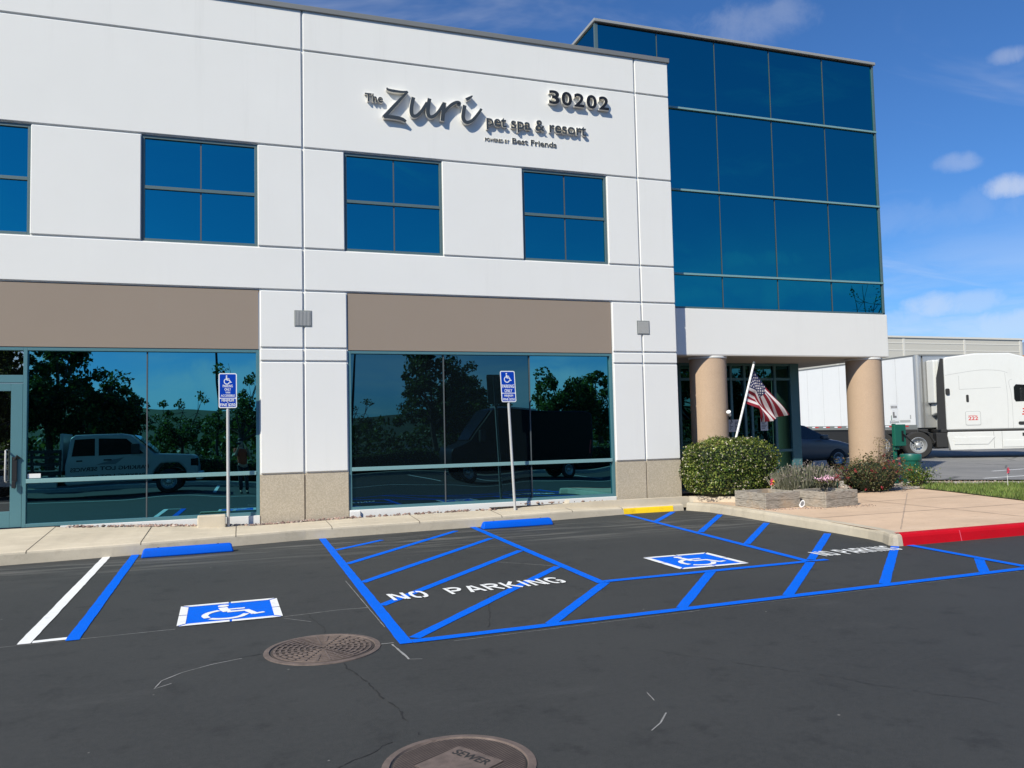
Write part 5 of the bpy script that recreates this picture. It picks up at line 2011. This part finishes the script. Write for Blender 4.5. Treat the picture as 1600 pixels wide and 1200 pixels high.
b.prism_y([(5.35, 1.0), (5.25, 1.25), (5.5, 1.35), (6.5, 1.35), (6.75, 1.2), (6.7, 1.0), (6.5, 1.12), (5.5, 1.12)], -1.2, 1.2)
b.build('wing', MT['white_gloss'], trk, bevel=0.04)
b = MB()
sk = [(1.50, 0.30), (5.1, 0.34), (5.35, 0.92), (5.25, 1.0), (1.42, 1.0), (1.40, 0.85)]
b.prism_y(sk, -1.235, -0.95)
b.prism_y(sk, 0.95, 1.235)
skm = build_each(b, 'side_skirt', MT['white_gloss'], trk, bevel=0.03, seg=3)[0]
b = MB()
for (x0, x1, z0, z1) in ((1.62, 3.05, 0.52, 0.80), (3.3, 4.9, 0.40, 0.66)):
    b.prism_y([(x0, z0), (x1 - .25, z0), (x1, z1), (x0, z1)], -1.255, -1.236)
build_each(b, 'step_panel', MT['white_gloss'], skm, bevel=0.008)
b = MB()
b.box(3.98, 4.62, -1.2375, -1.2, 0.80, 0.93)
for xx in (3.28, 3.0):
    b.box(xx, xx + 0.008, -1.2362, -1.2, 0.36, 0.99)
b.build('skirt_vent', MT['chassis'], skm)
b = MB()
b.box(1.41, 5.0, -1.225, -1.15, 1.005, 1.065)
b.build('black_stripe', MT['chassis'], trk)
b = MB()
b.prism_y([(1.10, 1.10), (1.40, 1.10), (1.40, 3.84), (1.30, 3.84), (1.14, 3.1)], -1.14, -1.08)
b.prism_y([(1.10, 1.10), (1.40, 1.10), (1.40, 3.84), (1.30, 3.84), (1.14, 3.1)], 1.08, 1.14)
build_each(b, 'side_extender', MT['chassis'], trk)
b = MB()
b.prism_y([(3.83, 2.10), (3.78, 2.2), (3.78, 2.66), (3.86, 2.76), (4.50, 2.70), (4.78, 2.12)], -1.212, -1.19)
b.build('side_window', MT['dark_glass'], trk, bevel=0.01)
b = MB()
b.box(4.12, 4.36, -1.62, -1.50, 1.98, 2.62)
mi = b.build('mirror', MT['white_gloss'], trk, bevel=0.05, seg=3)
b = MB()
b.tube([(4.24, -1.22, 2.66), (4.24, -1.54, 2.6)], 0.025, 8)
b.tube([(4.24, -1.22, 1.95), (4.24, -1.54, 2.0)], 0.025, 8)
build_each(b, 'mirror_arm', MT['chassis'], mi)
b = MB()
pr = [(2.06 + 0.27 + a, 1.51 + c) for a, c in rrect(-0.27, 0.27, -0.27, 0.27, 0.06)]
b.prism_y(pr, -1.2085, -1.19)
ht = b.build('locker_door', MT['seam'], trk)
b = MB()
b.prism_y([(2.06 + 0.27 + a, 1.51 + c) for a, c in rrect(-0.25, 0.25, -0.25, 0.25, 0.05)], -1.2125, -1.205)
b.build('locker_panel', MT['white_gloss'], ht)
b = MB()
put_text(b, '222', 2.16, 2.50, 1.44, 0.14, lambda x, z, d: (x, -1.2145, z), 0.02)
b.box(2.17, 2.48, -1.2145, -1.2125, 1.60, 1.615)
b.build('lettering', MT['red'], ht)
b = MB()
b.prism_y([(2.17 + a, 2.27 + c) for a, c in rrect(-0.045, 0.045, -0.14, 0.14, 0.035)], -1.215, -1.19)
b.build('locker_handle', MT['chassis'], trk)
b = MB()
b.prism_y([(1.47 + a, 2.55 + c) for a, c in rrect(-0.06, 0.08, -0.12, 0.12, 0.05)], -1.26, -1.19)
b.build('work_lamp', MT['chassis'], trk, bevel=0.01)
b = MB()
b.prism_y([(4.05 + a, 1.29 + c) for a, c in rrect(-0.17, 0.17, -0.06, 0.06, 0.05)], -1.225, -1.19)
b.build('door_handle', MT['chassis'], trk, bevel=0.008)
b = MB()
for pts in ([(1.43, 3.18), (2.1, 3.28), (2.7, 3.34), (3.3, 3.30), (3.6, 3.20), (5.0, 3.17)], [(1.9, 2.62), (3.35, 2.66)], [(3.52, 1.10), (3.56, 2.2), (3.50, 3.2)], [(1.9, 2.62), (1.9, 3.15)], [(3.70, 1.10), (3.70, 2.3), (3.62, 2.85), (3.74, 2.95), (4.6, 2.86)]):
    stroke(b, [(p[0], p[1], 0.014) for p in pts if p[0] < 4.55], lambda x, z, d: (x, -1.2025, z), 0, smooth=3)
b.build('panel_seam', MT['seam'], trk)
b = MB()
for k, (x0, x1) in enumerate(((4.05, 4.5), (4.05, 4.32), (4.02, 4.4))):
    b.box(x0, x1, -1.2045, -1.2025, 1.80 - 0.10 * k, 1.85 - 0.10 * k)
lg = b.build('door_lettering', MT['red'], trk)
b = MB()
stroke(b, [(4.30, 1.40, 0.05), (4.45, 1.65, 0.08), (4.52, 1.9, 0.03)], lambda x, z, d: (x, -1.205, z), 0, smooth=4)
stroke(b, [(4.45, 1.95, 0.03), (4.60, 1.75, 0.06), (4.85, 1.55, 0.03)], lambda x, z, d: (x, -1.2052, z), 0, smooth=4)
stroke(b, [(4.40, 1.60, 0.04), (4.62, 1.85, 0.05), (4.8, 1.9, 0.02)], lambda x, z, d: (x, -1.2054, z), 0, smooth=4)
b.build('swoosh_mark', MT['print'], trk)
b = MB()
for y in (-0.9, -0.45, 0, 0.45, 0.9):
    b.box(4.28, 4.38, y - 0.05, y + 0.05, 3.76, 3.86)
build_each(b, 'roof_lamp', MT['amber'], trk)
b = MB()
b.prism_y([(4.865, 2.74), (5.06, 2.10), (5.09, 2.12), (4.90, 2.76)], -1.0, 1.0)
b.build('windscreen', MT['dark_glass'], trk)

# local axes: x runs from the nose (0) back along the trailer, y to its far side
tr = thing('box_trailer', 'long white box trailer coupled behind the white truck tractor', 'trailer', (25.55, 24.85, LOTZ), R(85))
TL, TWD, TB0, TT = 15.8, 2.55, 1.18, 4.10
b = MB()
b.box(0.12, TL, -TWD + 0.02, -0.012, TB0 + 0.12, TT - 0.06)
b.build('box_body', MT['trailer'], tr)
b = MB()
b.lathe([(0.16, TB0), (0.16, TT - 0.02)], (0.16, -0.16, 0), 24)
b.lathe([(0.16, TB0), (0.16, TT - 0.02)], (0.16, -TWD + 0.16, 0), 24)
b.box(0.0, 0.12, -TWD + 0.3, -0.3, TB0, TT - 0.05)
build_each(b, 'front_corner', MT['steel'], tr, smooth=True)
b = MB()
b.box(0.14, TL, -TWD, 0.0, TT - 0.06, TT)
b.box(-0.02, 0.14, -TWD + 0.12, -0.12, TT - 0.06, TT)
b.build('top_rail', MT['coping'], tr)
b = MB()
b.box(0.14, TL, -TWD - 0.005, 0.006, TB0 - 0.06, TB0 + 0.12)
br = b.build('bottom_rail', MT['vent'], tr)
b = MB()
for k in range(18):
    x = 0.6 + 0.85 * k
    b.slot = 0
    b.box(x, x + 0.28, 0.006, 0.009, TB0 + 0.04, TB0 + 0.09)
    b.slot = 1
    b.box(x + 0.28, x + 0.5, 0.006, 0.009, TB0 + 0.04, TB0 + 0.09)
b.build('reflective_strip', [MT['red'], MT['sign_white']], br)
b = MB()
for k in range(1, 13):
    b.box(1.22 * k, 1.22 * k + 0.012, -0.012, -0.009, TB0 + 0.12, TT - 0.06)
b.build('panel_seam', MT['seam'], tr)
b = MB()
b.box(0.5, 1.2, -0.0115, -0.0085, TB0 + 0.22, TB0 + 0.32)
b.box(0.45, 0.52, -0.0115, -0.0085, TB0 + 0.36, TB0 + 0.52)
b.build('number_decal', MT['seam'], tr)
b = MB()
b.box(-0.42, 0.0, -TWD + 0.35, -0.42, TB0 + 0.95, TT - 0.25)
b.prism_y([(-0.42, TB0 + 0.95), (-0.30, TB0 + 0.55), (0.0, TB0 + 0.45), (0.0, TB0 + 0.95)], -TWD + 0.4, -0.55)
b.build('nose_unit', MT['white_gloss'], tr, bevel=0.06, seg=3)
b = MB()
for x in (3.2, 3.35):
    b.box(x, x + 0.1, -0.35, -0.25, 0.12, TB0)
    b.box(x, x + 0.1, -TWD + 0.25, -TWD + 0.35, 0.12, TB0)
b.box(10.5, 15.4, -TWD + 0.5, -0.5, 0.9, TB0 - 0.06)
build_each(b, 'landing_gear', MT['chassis'], tr)
b = MB()
b.box(4.2, 10.2, -0.10, -0.06, 0.45, TB0 - 0.06)
b.build('side_skirt', MT['chassis'], tr)
for x in (12.2, 13.5):
    for y, s in ((-0.25, 1), (-TWD + 0.25, -1)):
        wheel(tr, x, y, 0.515, 0.46, s)

# ------------------------------------------------------------------ silver car behind the column
def loft_sections(secs):
    """closed sections (equal point counts) joined into a body"""
    n = len(secs[0])
    vs = [p for s in secs for p in s]
    fs = [tuple(range(n))[::-1], tuple(range((len(secs) - 1) * n, len(secs) * n))]
    for i in range(len(secs) - 1):
        for k in range(n):
            k2 = (k + 1) % n
            fs.append((i * n + k, (i + 1) * n + k, (i + 1) * n + k2, i * n + k2))
    return MB().add(vs, fs)


car = thing('parked_car', 'silver saloon car parked in shade behind the right column', 'car', (16.6, 21.7, LOTZ), R(-2))


def car_sec(x, zl, zb, w, zt=None, wt=None):
    pts = [(x, -w * .92, zl), (x, -w, zl + 0.18), (x, -w, zb - 0.08), (x, -w * 0.94, zb)]
    if zt:
        pts += [(x, -wt, zt - 0.06), (x, -wt * .82, zt)]
    else:
        pts += [(x, -w * .6, zb + 0.03), (x, -w * .3, zb + 0.04)]
    return pts + [(p[0], -p[1], p[2]) for p in reversed(pts)]


secs = [car_sec(-2.3, .42, .88, .72), car_sec(-2.2, .3, 1.0, .84), car_sec(-1.5, .24, 1.02, .9), car_sec(0.9, .22, .96, .9), car_sec(1.6, .24, .88, .88), car_sec(2.1, .28, .74, .80), car_sec(2.3, .34, .60, .62)]
o = loft_sections(secs).build('body', MT['silver'], car, smooth=True, angle=60)
o.modifiers.new('soft', 'SUBSURF').render_levels = 2
secs = [[(x, s * w, z) for s, w, z in ((-1, wb, .93), (-1, wt, zt), (1, wt, zt), (1, wb, .93))] for x, wb, wt, zt in ((-1.85, .80, .70, 1.0), (-1.1, .84, .62, 1.38), (-0.2, .84, .62, 1.44), (0.4, .84, .62, 1.38), (1.25, .80, .72, .95))]
gh = loft_sections(secs).build('greenhouse', MT['dark_glass'], car, bevel=0.03, smooth=True, angle=50)
b = MB()
b.add([(-1.1, -.56, 1.392), (0.35, -.56, 1.395), (0.35, .56, 1.395), (-1.1, .56, 1.392), (-0.35, -.56, 1.455), (-0.35, .56, 1.455)], [(0, 4, 5, 3), (4, 1, 2, 5)])
b.build('roof_panel', MT['silver'], car)
for x in (-1.4, 1.42):
    for y, s in ((-0.80, -1), (0.80, 1)):
        wheel(car, x, y, 0.32, 0.22, s)
for s in (-1, 1):
    b = MB()
    b.add([(1.93, s * .845, .66), (2.22, s * .66, .60), (2.20, s * .64, .70), (1.88, s * .82, .79)], [(0, 1, 2, 3)])
    b.build('headlight', MT['steel'], car)
    b = MB()
    b.box(0.75, 0.95, s * 0.98 - .09, s * 0.98 + .09, .95, 1.08)
    b.build('wing_mirror', MT['silver'], car, bevel=0.03)

# ------------------------------------------------------------------ far warehouse and ridge
wh = thing('warehouse', 'long low beige warehouse with pale panel joints beyond the truck', 'warehouse', (50, 60, 0.2))
b = MB(); b.box(-32, 25.6, 0, 40, -0.2, 9.45); b.build('wall', MT['beige'], wh)
b = MB(); b.box(-32.1, 25.7, -0.1, 40.1, 9.45, 9.62); b.build('coping', MT['beige_light'], wh)
b = MB()
for x in (-21, -13.2, -5.4, 2.4, 10.24, 17.86, 25.3):
    b.box(x - 0.12, x + 0.12, -0.03, 0.02, -0.1, 9.44)
for z in (8.95, 8.25, 4.5):
    b.box(-32, 25.18, -0.022, 0.02, z - 0.05, z + 0.05)
b.build('panel_joint', MT['beige_light'], wh)


def ridge(name, m_, x0, x1, y, h, depth, seed, n=90):
    rr = random.Random(seed)
    ph = [rr.uniform(0, 6.28) for _ in range(6)]
    vs, fs = [], []
    for i in range(n + 1):
        t_ = i / n
        x = x0 + (x1 - x0) * t_
        k = 0.62 + 0.2 * math.sin(4 * t_ * 3.1 + ph[0]) + 0.12 * math.sin(11 * t_ + ph[1]) + 0.05 * math.sin(29 * t_ + ph[2]) + 0.03 * math.sin(67 * t_ + ph[3])
        for (dy, kk) in ((-depth, 0), (-depth * .5, .55), (0, 1.0), (depth * .6, 0)):
            vs.append((x, y + dy, h * k * kk * (1 + 0.04 * math.sin(90 * t_ + dy)) - 0.5))
    for i in range(n):
        for k in range(3):
            a = i * 4 + k
            fs.append((a, a + 4, a + 5, a + 1))
    o = MB().add(vs, fs).build(name, m_, None, smooth=True, angle=180)
    return structure(o)


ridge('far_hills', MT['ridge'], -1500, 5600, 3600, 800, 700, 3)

# ------------------------------------------------------------------ the side of the lot the glass mirrors
ridge('wooded_hills', MT['hill'], -500, 500, -260, 24, 110, 12)
g = MB()
loft(g, [(40, -6.6), (-40, -6.6)], KP)
structure(g.build('island_kerb', MT['kerbface'], smooth=True))
g = MB()
g.sheet([(-40, -6.75), (40, -6.75), (40, -60), (-40, -60)], 0.145)
structure(g.build('island_ground', mat('island_soil', (0.09, 0.075, 0.05), 0.95, var=0.3)))
for i, (x0, x1) in enumerate(((-3.6, 2.4), (3.0, 9.0), (14.5, 21.0))):
    t = thing('boundary_hedge', ['clipped boundary hedge mirrored in the glass behind the pickup bonnet', 'clipped boundary hedge mirrored in the dull glass left of the van', 'clipped boundary hedge mirrored behind the van'][i], 'hedge', ((x0 + x1) / 2, -8.2, 0.14), 0, 'hedges along the far side of the lot')
    w2 = (x1 - x0) / 2
    pts, nr = super_points((0, 0, 0.45), (w2, 0.5, 0.5), 6, 4200)
    cards('foliage', pts, RNG.uniform(0.07, 0.13, len(pts)), MT['tree'], t, 0.6, nr, 0.8)
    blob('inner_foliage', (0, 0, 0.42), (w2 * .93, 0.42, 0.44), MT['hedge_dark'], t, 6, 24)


def tree_proto(h, r, seed, n_leaf=9500, bare=0.0):
    rr = random.Random(seed)
    tips = []
    tk = MB()
    top = Vector((rr.uniform(-.2, .2), rr.uniform(-.2, .2), h * 0.45))
    tk.tube([(0, 0, 0), (top.x * .4, top.y * .4, h * .22), top], [0.16, 0.12, 0.09], 9)
    for i in range(15):
        a = i * 2.4 + rr.uniform(-.4, .4)
        up = rr.uniform(0.0, 1.0)
        e = Vector((math.cos(a) * r * (1.05 - .5 * up) * rr.uniform(.6, 1), math.sin(a) * r * (1.05 - .5 * up) * rr.uniform(.6, 1), h * (0.30 + 0.66 * up)))
        s = Vector((0, 0, h * rr.uniform(.18, .42))) + top * 0.3
        mid = s.lerp(e, .5) + Vector((rr.uniform(-.2, .2), rr.uniform(-.2, .2), rr.uniform(0, .25)))
        tk.tube([s, mid, e], [0.06, 0.04, 0.015], 6)
        for k in range(5):
            q = mid.lerp(e, rr.uniform(.2, 1.1)) + Vector((rr.gauss(0, .45), rr.gauss(0, .45), rr.gauss(0, .30)))
            tk.tube([mid.lerp(e, .6), q], [0.018, 0.006], 4)
            tips.append(q)
    tr_ = tk.mesh('trunk', MT['bark'])
    per = n_leaf // len(tips)
    pos, nn = [], []
    for q in tips:
        if rr.random() < bare:
            continue
        s = rr.uniform(.3, .6)
        for _ in range(per):
            d = RNG.normal(size=3)
            d /= np.linalg.norm(d)
            pos.append((q.x + d[0] * s * RNG.random() ** .5, q.y + d[1] * s * RNG.random() ** .5, q.z + d[2] * s * .8 * RNG.random() ** .5))
    o = cards('crown', np.array(pos), RNG.uniform(.13, .24, len(pos)), MT['tree'], None, 0.6)
    cm = o.data
    bpy.data.objects.remove(o)
    return tr_, cm


protos = [tree_proto(6.0, 2.3, 1), tree_proto(5.4, 2.6, 2), tree_proto(4.8, 1.9, 3, 7500), tree_proto(5.6, 2.2, 4, 5200, 0.35), tree_proto(10.6, 2.6, 6, 900, 0.8)]
TREES = [(-10.6, -12, 0, 1.05), (-8.1, -12.5, 1, 1.08), (-5.9, -11.5, 2, 0.9), (-3.0, -17, 3, 0.62), (0.3, -11, 3, 0.74), (1.9, -13.5, 2, 0.72), (9.8, -12, 0, 0.92),
         (11.9, -14.5, 1, 0.8), (17.6, -13.5, 2, 0.95), (20.2, -14, 1, 0.85), (23.6, -13, 2, 1.1), (-14.2, -13, 1, 1.15), (27.5, -15, 0, 1.0), (6.6, -22, 3, 0.6), (-1.0, -26, 1, 0.55), (14.8, -24, 0, 0.75), (31, -17, 1, 1.1), (35, -15, 0, 1.0)]
TL_ = ['tall leafy tree mirrored at the far left of the storefront glass', 'broad leafy tree mirrored just right of the door', 'rounded leafy tree mirrored above the pickup', 'thin tree mirrored above the pickup windscreen', 'sparse bare limbed tree mirrored beside the upright parking sign',
       'small rounded tree mirrored right of the upright parking sign', 'tall tree mirrored above the van in the dull glass', 'broad tree mirrored above the van roof', 'rounded tree mirrored left in the bright pane behind the van', 'broad tree mirrored at the right end of the storefront glass',
       'leafy tree beyond the right end of the van row', 'spreading tree beyond the left end of the lot', 'tall tree at the right end of the island', 'sparse tree mirrored far behind in the dull glass', 'small distant tree behind the pickup bonnet', 'distant tree behind the van', 'spreading tree mirrored in the entrance glass', 'tall tree mirrored at the entrance corner']
TREES += [(37.6, -10.5, 4, 1.0)]
TL_ += ['tall bare branched tree mirrored at the lower corner of the blue tower']
for (x, y, k, s), lab in zip(TREES, TL_):
    t = thing('lot_tree', lab, 'tree', (x, y, 0.1), random.uniform(0, 6.28), 'trees along the far side of the lot')
    s *= 1.0 if k == 4 else 1.17
    t.scale = (s, s, s * 1.04)
    for nm, me in zip(('trunk', 'crown'), protos[k]):
        link(bpy.data.objects.new(nm, me), t)

pos = []
for _ in range(17000):
    x = random.uniform(-32, 46)
    top = 2.9 + 0.8 * math.sin(x * 0.55) + 0.6 * math.sin(x * 1.7 + 1) + 0.35 * math.sin(x * 4.1)
    pos.append((x, -19 + random.uniform(-1.6, 1.6), 0.1 + top * random.random() ** 0.7))
woods = cards('treeline', np.array(pos), RNG.uniform(0.2, 0.42, len(pos)), MT['tree'], None, 0.6)
tag(woods, kind='stuff')
t = thing('street_lamp', 'tall street lamp with curved arm mirrored in the left storefront glass', 'street lamp', (-1.0, -12.0, 0.14))
t.scale = (1, 1, 1.07)
b = MB()
b.tube([(0, 0, 0), (0, 0, 5.9), (-0.05, 0, 6.15), (-0.25, 0, 6.3), (-0.5, 0, 6.34)], [0.07, 0.05, 0.045, 0.04, 0.04], 10)
b.build('post', MT['chassis'], t, smooth=True, angle=80)
b = MB(); b.box(-1.0, -0.45, -0.12, 0.12, 6.29, 6.38); b.build('lamp_head', MT['chassis'], t, bevel=0.02)
t = thing('street_lamp', 'leaning slim street lamp mirrored at the left edge of the dull glass', 'street lamp', (5.2, -12.0, 0.14))
b = MB(); b.tube([(0, 0, 0), (0.4, 0, 6.6)], [0.07, 0.045], 10); b.build('post', MT['chassis'], t, smooth=True, angle=80)
b = MB(); b.box(0.3, 0.9, -0.12, 0.12, 6.56, 6.66); b.build('lamp_head', MT['chassis'], t, bevel=0.02)

# service pickup parked left of the camera, nose to the right; its far side faces the building
pk = thing('flatbed_pickup', 'white crew cab pickup with stake bed mirrored in the left storefront glass', 'pickup', (-4.6, -1.6, 0.0))
b = MB()
b.prism_y([(-0.72, .55), (-0.75, 1.05), (-0.70, 1.30), (-0.58, 1.92), (-0.40, 2.02), (0.95, 2.03), (1.15, 1.98), (1.85, 1.38), (1.9, 1.34), (3.05, 1.27), (3.2, 1.18), (3.26, .85), (3.26, .5), (2.9, .45), (2.86, .75), (2.62, 1.0), (2.1, 1.0), (1.86, .75), (1.82, .45), (-0.6, .42)], -0.98, 0.98)
b.build('cab', MT['pickup_white'], pk, bevel=0.05, seg=3, smooth=True, angle=30)
b = MB()
b.prism_y([(-0.52, 1.36), (-0.42, 1.88), (0.22, 1.9), (0.22, 1.36)], 0.975, 0.99)
b.prism_y([(0.32, 1.36), (0.32, 1.9), (1.05, 1.88), (1.55, 1.38)], 0.975, 0.99)
build_each(b, 'side_window', MT['tint_window'], pk)
b = MB(); b.prism_y([(1.22, 1.97), (1.90, 1.38), (1.93, 1.40), (1.25, 1.99)], -0.85, 0.85); b.build('windscreen', MT['dark_glass'], pk)
b = MB(); b.box(1.2, 1.42, 1.02, 1.22, 1.38, 1.72); b.build('wing_mirror', MT['chassis'], pk, bevel=0.03)
b = MB(); b.box(3.2, 3.38, -0.95, 0.95, 0.42, 0.66); b.build('bumper', MT['steel'], pk, bevel=0.03)
b = MB(); b.box(3.0, 3.27, 0.72, 0.985, 0.86, 1.14); b.build('headlight', MT['dark_glass'], pk, bevel=0.03)
b = MB()
for x, z in ((-0.35, 1.18), (0.45, 1.18)):
    b.box(x, x + 0.2, 0.98, 1.0, z, z + 0.05)
build_each(b, 'door_handle', MT['chassis'], pk)
b = MB()
mir = lambda x, z, d: (x, 0.992, z)
put_text(b, 'PARKING LOT SERVICES', 1.70, -0.55, 0.86, 0.13, mir, 0.02)
put_text(b, 'PARKING LOT SERVICES', 1.60, -0.45, 0.62, 0.10, mir, 0.02)
b.build('door_lettering', MT['chassis'], pk)
b = MB(); b.prism_y([(0.25, 1.05), (0.75, 1.05), (1.0, 1.28), (0.7, 1.22)], 0.985, 0.992); b.build('door_emblem', MT['print'], pk)
b = MB()
b.box(-3.6, -0.85, -1.0, 1.0, 0.78, 0.92)
for x in (-3.55, -2.7, -1.8, -0.95):
    for y in (-0.96, 0.96):
        b.box(x, x + 0.08, y - .03, y + .03, 0.92, 1.55)
for z in (1.1, 1.32, 1.5):
    b.box(-3.6, -0.87, 0.985, 1.01, z, z + 0.09)
    b.box(-3.6, -0.87, -1.01, -0.985, z, z + 0.09)
b.box(-3.6, 2.9, -0.4, 0.4, 0.42, 0.70)
b.build('stake_bed', MT['chassis'], pk)
b = MB(); b.box(-0.95, -0.83, -0.95, 0.95, 0.9, 2.08); b.build('headboard', MT['pickup_white'], pk, bevel=0.02)
b = MB(); b.box(-2.6, -0.95, 0.75, 1.0, 0.38, 0.74); b.build('tool_box', MT['pickup_white'], pk, bevel=0.02)
for x in (-2.9, 2.36):
    for y, s in ((0.86, 1), (-0.86, -1)):
        wheel(pk, x, y, 0.40, 0.27, s)

vn = thing('cargo_van', 'black high roof cargo van mirrored in the dull storefront glass', 'van', (10.7, -1.9, 0.0), math.pi)
b = MB()
b.prism_y([(-2.95, .40), (-3.0, 1.0), (-2.9, 2.55), (-2.75, 2.68), (1.0, 2.72), (1.35, 2.62), (2.15, 1.55), (2.3, 1.45), (2.95, 1.22), (3.05, 1.05), (3.08, .45), (2.8, .40), (2.7, .62), (2.4, .78), (2.1, .62), (2.0, .38), (-1.5, .38), (-1.6, .62), (-1.9, .78), (-2.2, .62), (-2.3, .38)], -0.98, 0.98)
b.build('body', MT['van'], vn, bevel=0.06, seg=3, smooth=True, angle=30)
b = MB(); b.prism_y([(0.75, 1.45), (0.75, 2.15), (1.5, 2.1), (2.02, 1.5)], -0.992, -0.975); b.build('side_window', MT['tint_window'], vn)
b = MB(); b.prism_y([(1.38, 2.58), (2.2, 1.52), (2.23, 1.55), (1.41, 2.61)], -0.85, 0.85); b.build('windscreen', MT['tint_window'], vn)
b = MB(); b.box(1.7, 1.9, -1.25, -1.02, 1.45, 1.85); b.build('wing_mirror', MT['chassis'], vn, bevel=0.03)
b = MB(); b.box(-2.9, -2.84, -0.99, -0.9, 0.9, 1.4); b.build('tail_light', MT['red'], vn)
b = MB(); b.box(-0.6, 1.0, -0.4, 0.4, 2.73, 2.80); b.build('roof_bar', MT['steel'], vn)
for x in (-1.9, 2.4):
    for y, s in ((0.84, 1), (-0.84, -1)):
        wheel(vn, x, y, 0.36, 0.24, s)
g = MB()
for x in (7.2, 10.1, 14.2, -8.6, -0.9, 17.0):
    g.ribbon([(x, -6.2), (x, -1.0)], 0.1, 0.006, 0.003)
g.ribbon([(-12, 1.4), (20, 1.4)], 0.1, 0.006, 0.003)
structure(g.build('far_stall_line', MT['white_paint']))


# ------------------------------------------------------------------ the photographer, mirrored in the glass
def skin(name, pts, edges, rads, mat_, parent, root=0, sub=2):
    me = bpy.data.meshes.new(name)
    me.from_pydata(pts, edges, [])
    me.materials.append(mat_)
    o = bpy.data.objects.new(name, me)
    link(o, parent)
    k = o.modifiers.new('skin', 'SKIN')
    k.use_smooth_shade = True
    for i, r in enumerate(rads):
        me.skin_vertices[0].data[i].radius = r if isinstance(r, tuple) else (r, r)
        me.skin_vertices[0].data[i].use_root = (i == root)
    s = o.modifiers.new('soft', 'SUBSURF')
    s.levels = sub
    s.render_levels = sub
    return o


pp = thing('person', 'person in a red shirt and dark trousers raising a phone, mirrored in the storefront glass', 'person', (0.10, -0.42, 0.0), -0.2)
P = [(0, 0, .98), (0, .01, 1.12), (0, 0, 1.28), (0, -.01, 1.42), (0, 0, 1.52), (0, .02, 1.60), (0, .03, 1.68), (0, .01, 1.76),
     (.18, 0, 1.42), (.24, .12, 1.24), (.12, .33, 1.50), (.09, .37, 1.56),
     (-.18, 0, 1.42), (-.24, .12, 1.24), (-.14, .33, 1.52), (-.11, .37, 1.58),
     (.10, 0, .92), (.11, .02, .50), (.11, -.03, .10), (.12, .10, .04),
     (-.10, 0, .92), (-.11, .02, .50), (-.11, -.03, .10), (-.12, .10, .04)]
E_ = [(0, 1), (1, 2), (2, 3), (3, 4), (4, 5), (5, 6), (6, 7), (3, 8), (8, 9), (9, 10), (10, 11), (3, 12), (12, 13), (13, 14), (14, 15), (0, 16), (16, 17), (17, 18), (18, 19), (0, 20), (20, 21), (21, 22), (22, 23)]
RD = [(.15, .11), (.135, .10), (.16, .11), (.14, .09), .055, .075, .085, .06, .065, .048, .032, .03, .065, .048, .032, .03, .09, .062, .042, .04, .09, .062, .042, .04]
bodyo = skin('body', P, E_, RD, MT['skin'], pp)
skin('shirt', [(0, 0, .93), (0, .01, 1.12), (0, 0, 1.28), (0, -.01, 1.42), (0, 0, 1.49), (.19, 0, 1.42), (.235, .08, 1.30), (-.19, 0, 1.42), (-.235, .08, 1.30)],
     [(0, 1), (1, 2), (2, 3), (3, 4), (3, 5), (5, 6), (3, 7), (7, 8)], [(.19, .14), (.175, .13), (.185, .135), (.16, .11), .07, .085, .078, .085, .078], MT['shirt'], pp)
skin('trousers', [(0, 0, .98), (.10, 0, .88), (.11, .02, .50), (.11, -.02, .09), (-.10, 0, .88), (-.11, .02, .50), (-.11, -.02, .09)],
     [(0, 1), (1, 2), (2, 3), (0, 4), (4, 5), (5, 6)], [(.17, .13), .105, .08, .075, .105, .08, .075], MT['trousers'], pp)
blob('hair', (0, -0.005, 1.735), (0.088, 0.098, 0.075), MT['hair'], pp, 2.0, 18)
for s in (-1, 1):
    skin('shoe', [(s * .11, -.06, .04), (s * .115, .06, .04), (s * .12, .16, .03)], [(0, 1), (1, 2)], [.05, .05, .035], MT['chassis'], pp, 0, 1)
    blob('eye', (s * 0.032, 0.105, 1.665), (0.012, 0.008, 0.008), MT['hair'], pp, 2, 10)
    blob('ear', (s * 0.084, 0.02, 1.655), (0.014, 0.022, 0.03), MT['skin'], pp, 2, 10)
    for k in range(4):
        bx = s * (.10 - .006 * k)
        skin('finger', [(bx, .375, 1.585 + .016 * k - .03), (bx - s * .02, .398, 1.59 + .016 * k - .03), (bx - s * .045, .392, 1.592 + .016 * k - .03)], [(0, 1), (1, 2)], [.010, .009, .008], MT['skin'], pp, 0, 1)
    skin('thumb', [(s * .10, .35, 1.545), (s * .075, .355, 1.56), (s * .055, .362, 1.57)], [(0, 1), (1, 2)], [.012, .010, .009], MT['skin'], pp, 0, 1)
b = MB(); b.add([(0, .150, 1.635), (-.016, .112, 1.628), (.016, .112, 1.628), (0, .112, 1.67)], [(0, 1, 2), (0, 2, 3), (0, 3, 1)]); b.build('nose', MT['skin'], pp)
b = MB(); b.box(-.025, .025, .104, .110, 1.598, 1.606); b.build('mouth', MT['red'], pp)
ph = thing('smartphone', 'black phone held up in both hands of the person in the red shirt', 'phone', (0, 0, CAM_H), -YAW)
b = MB(); b.box(-0.02, 0.13, -0.042, -0.034, -0.06, 0.012); b.build('case', MT['black'], ph, bevel=0.003)
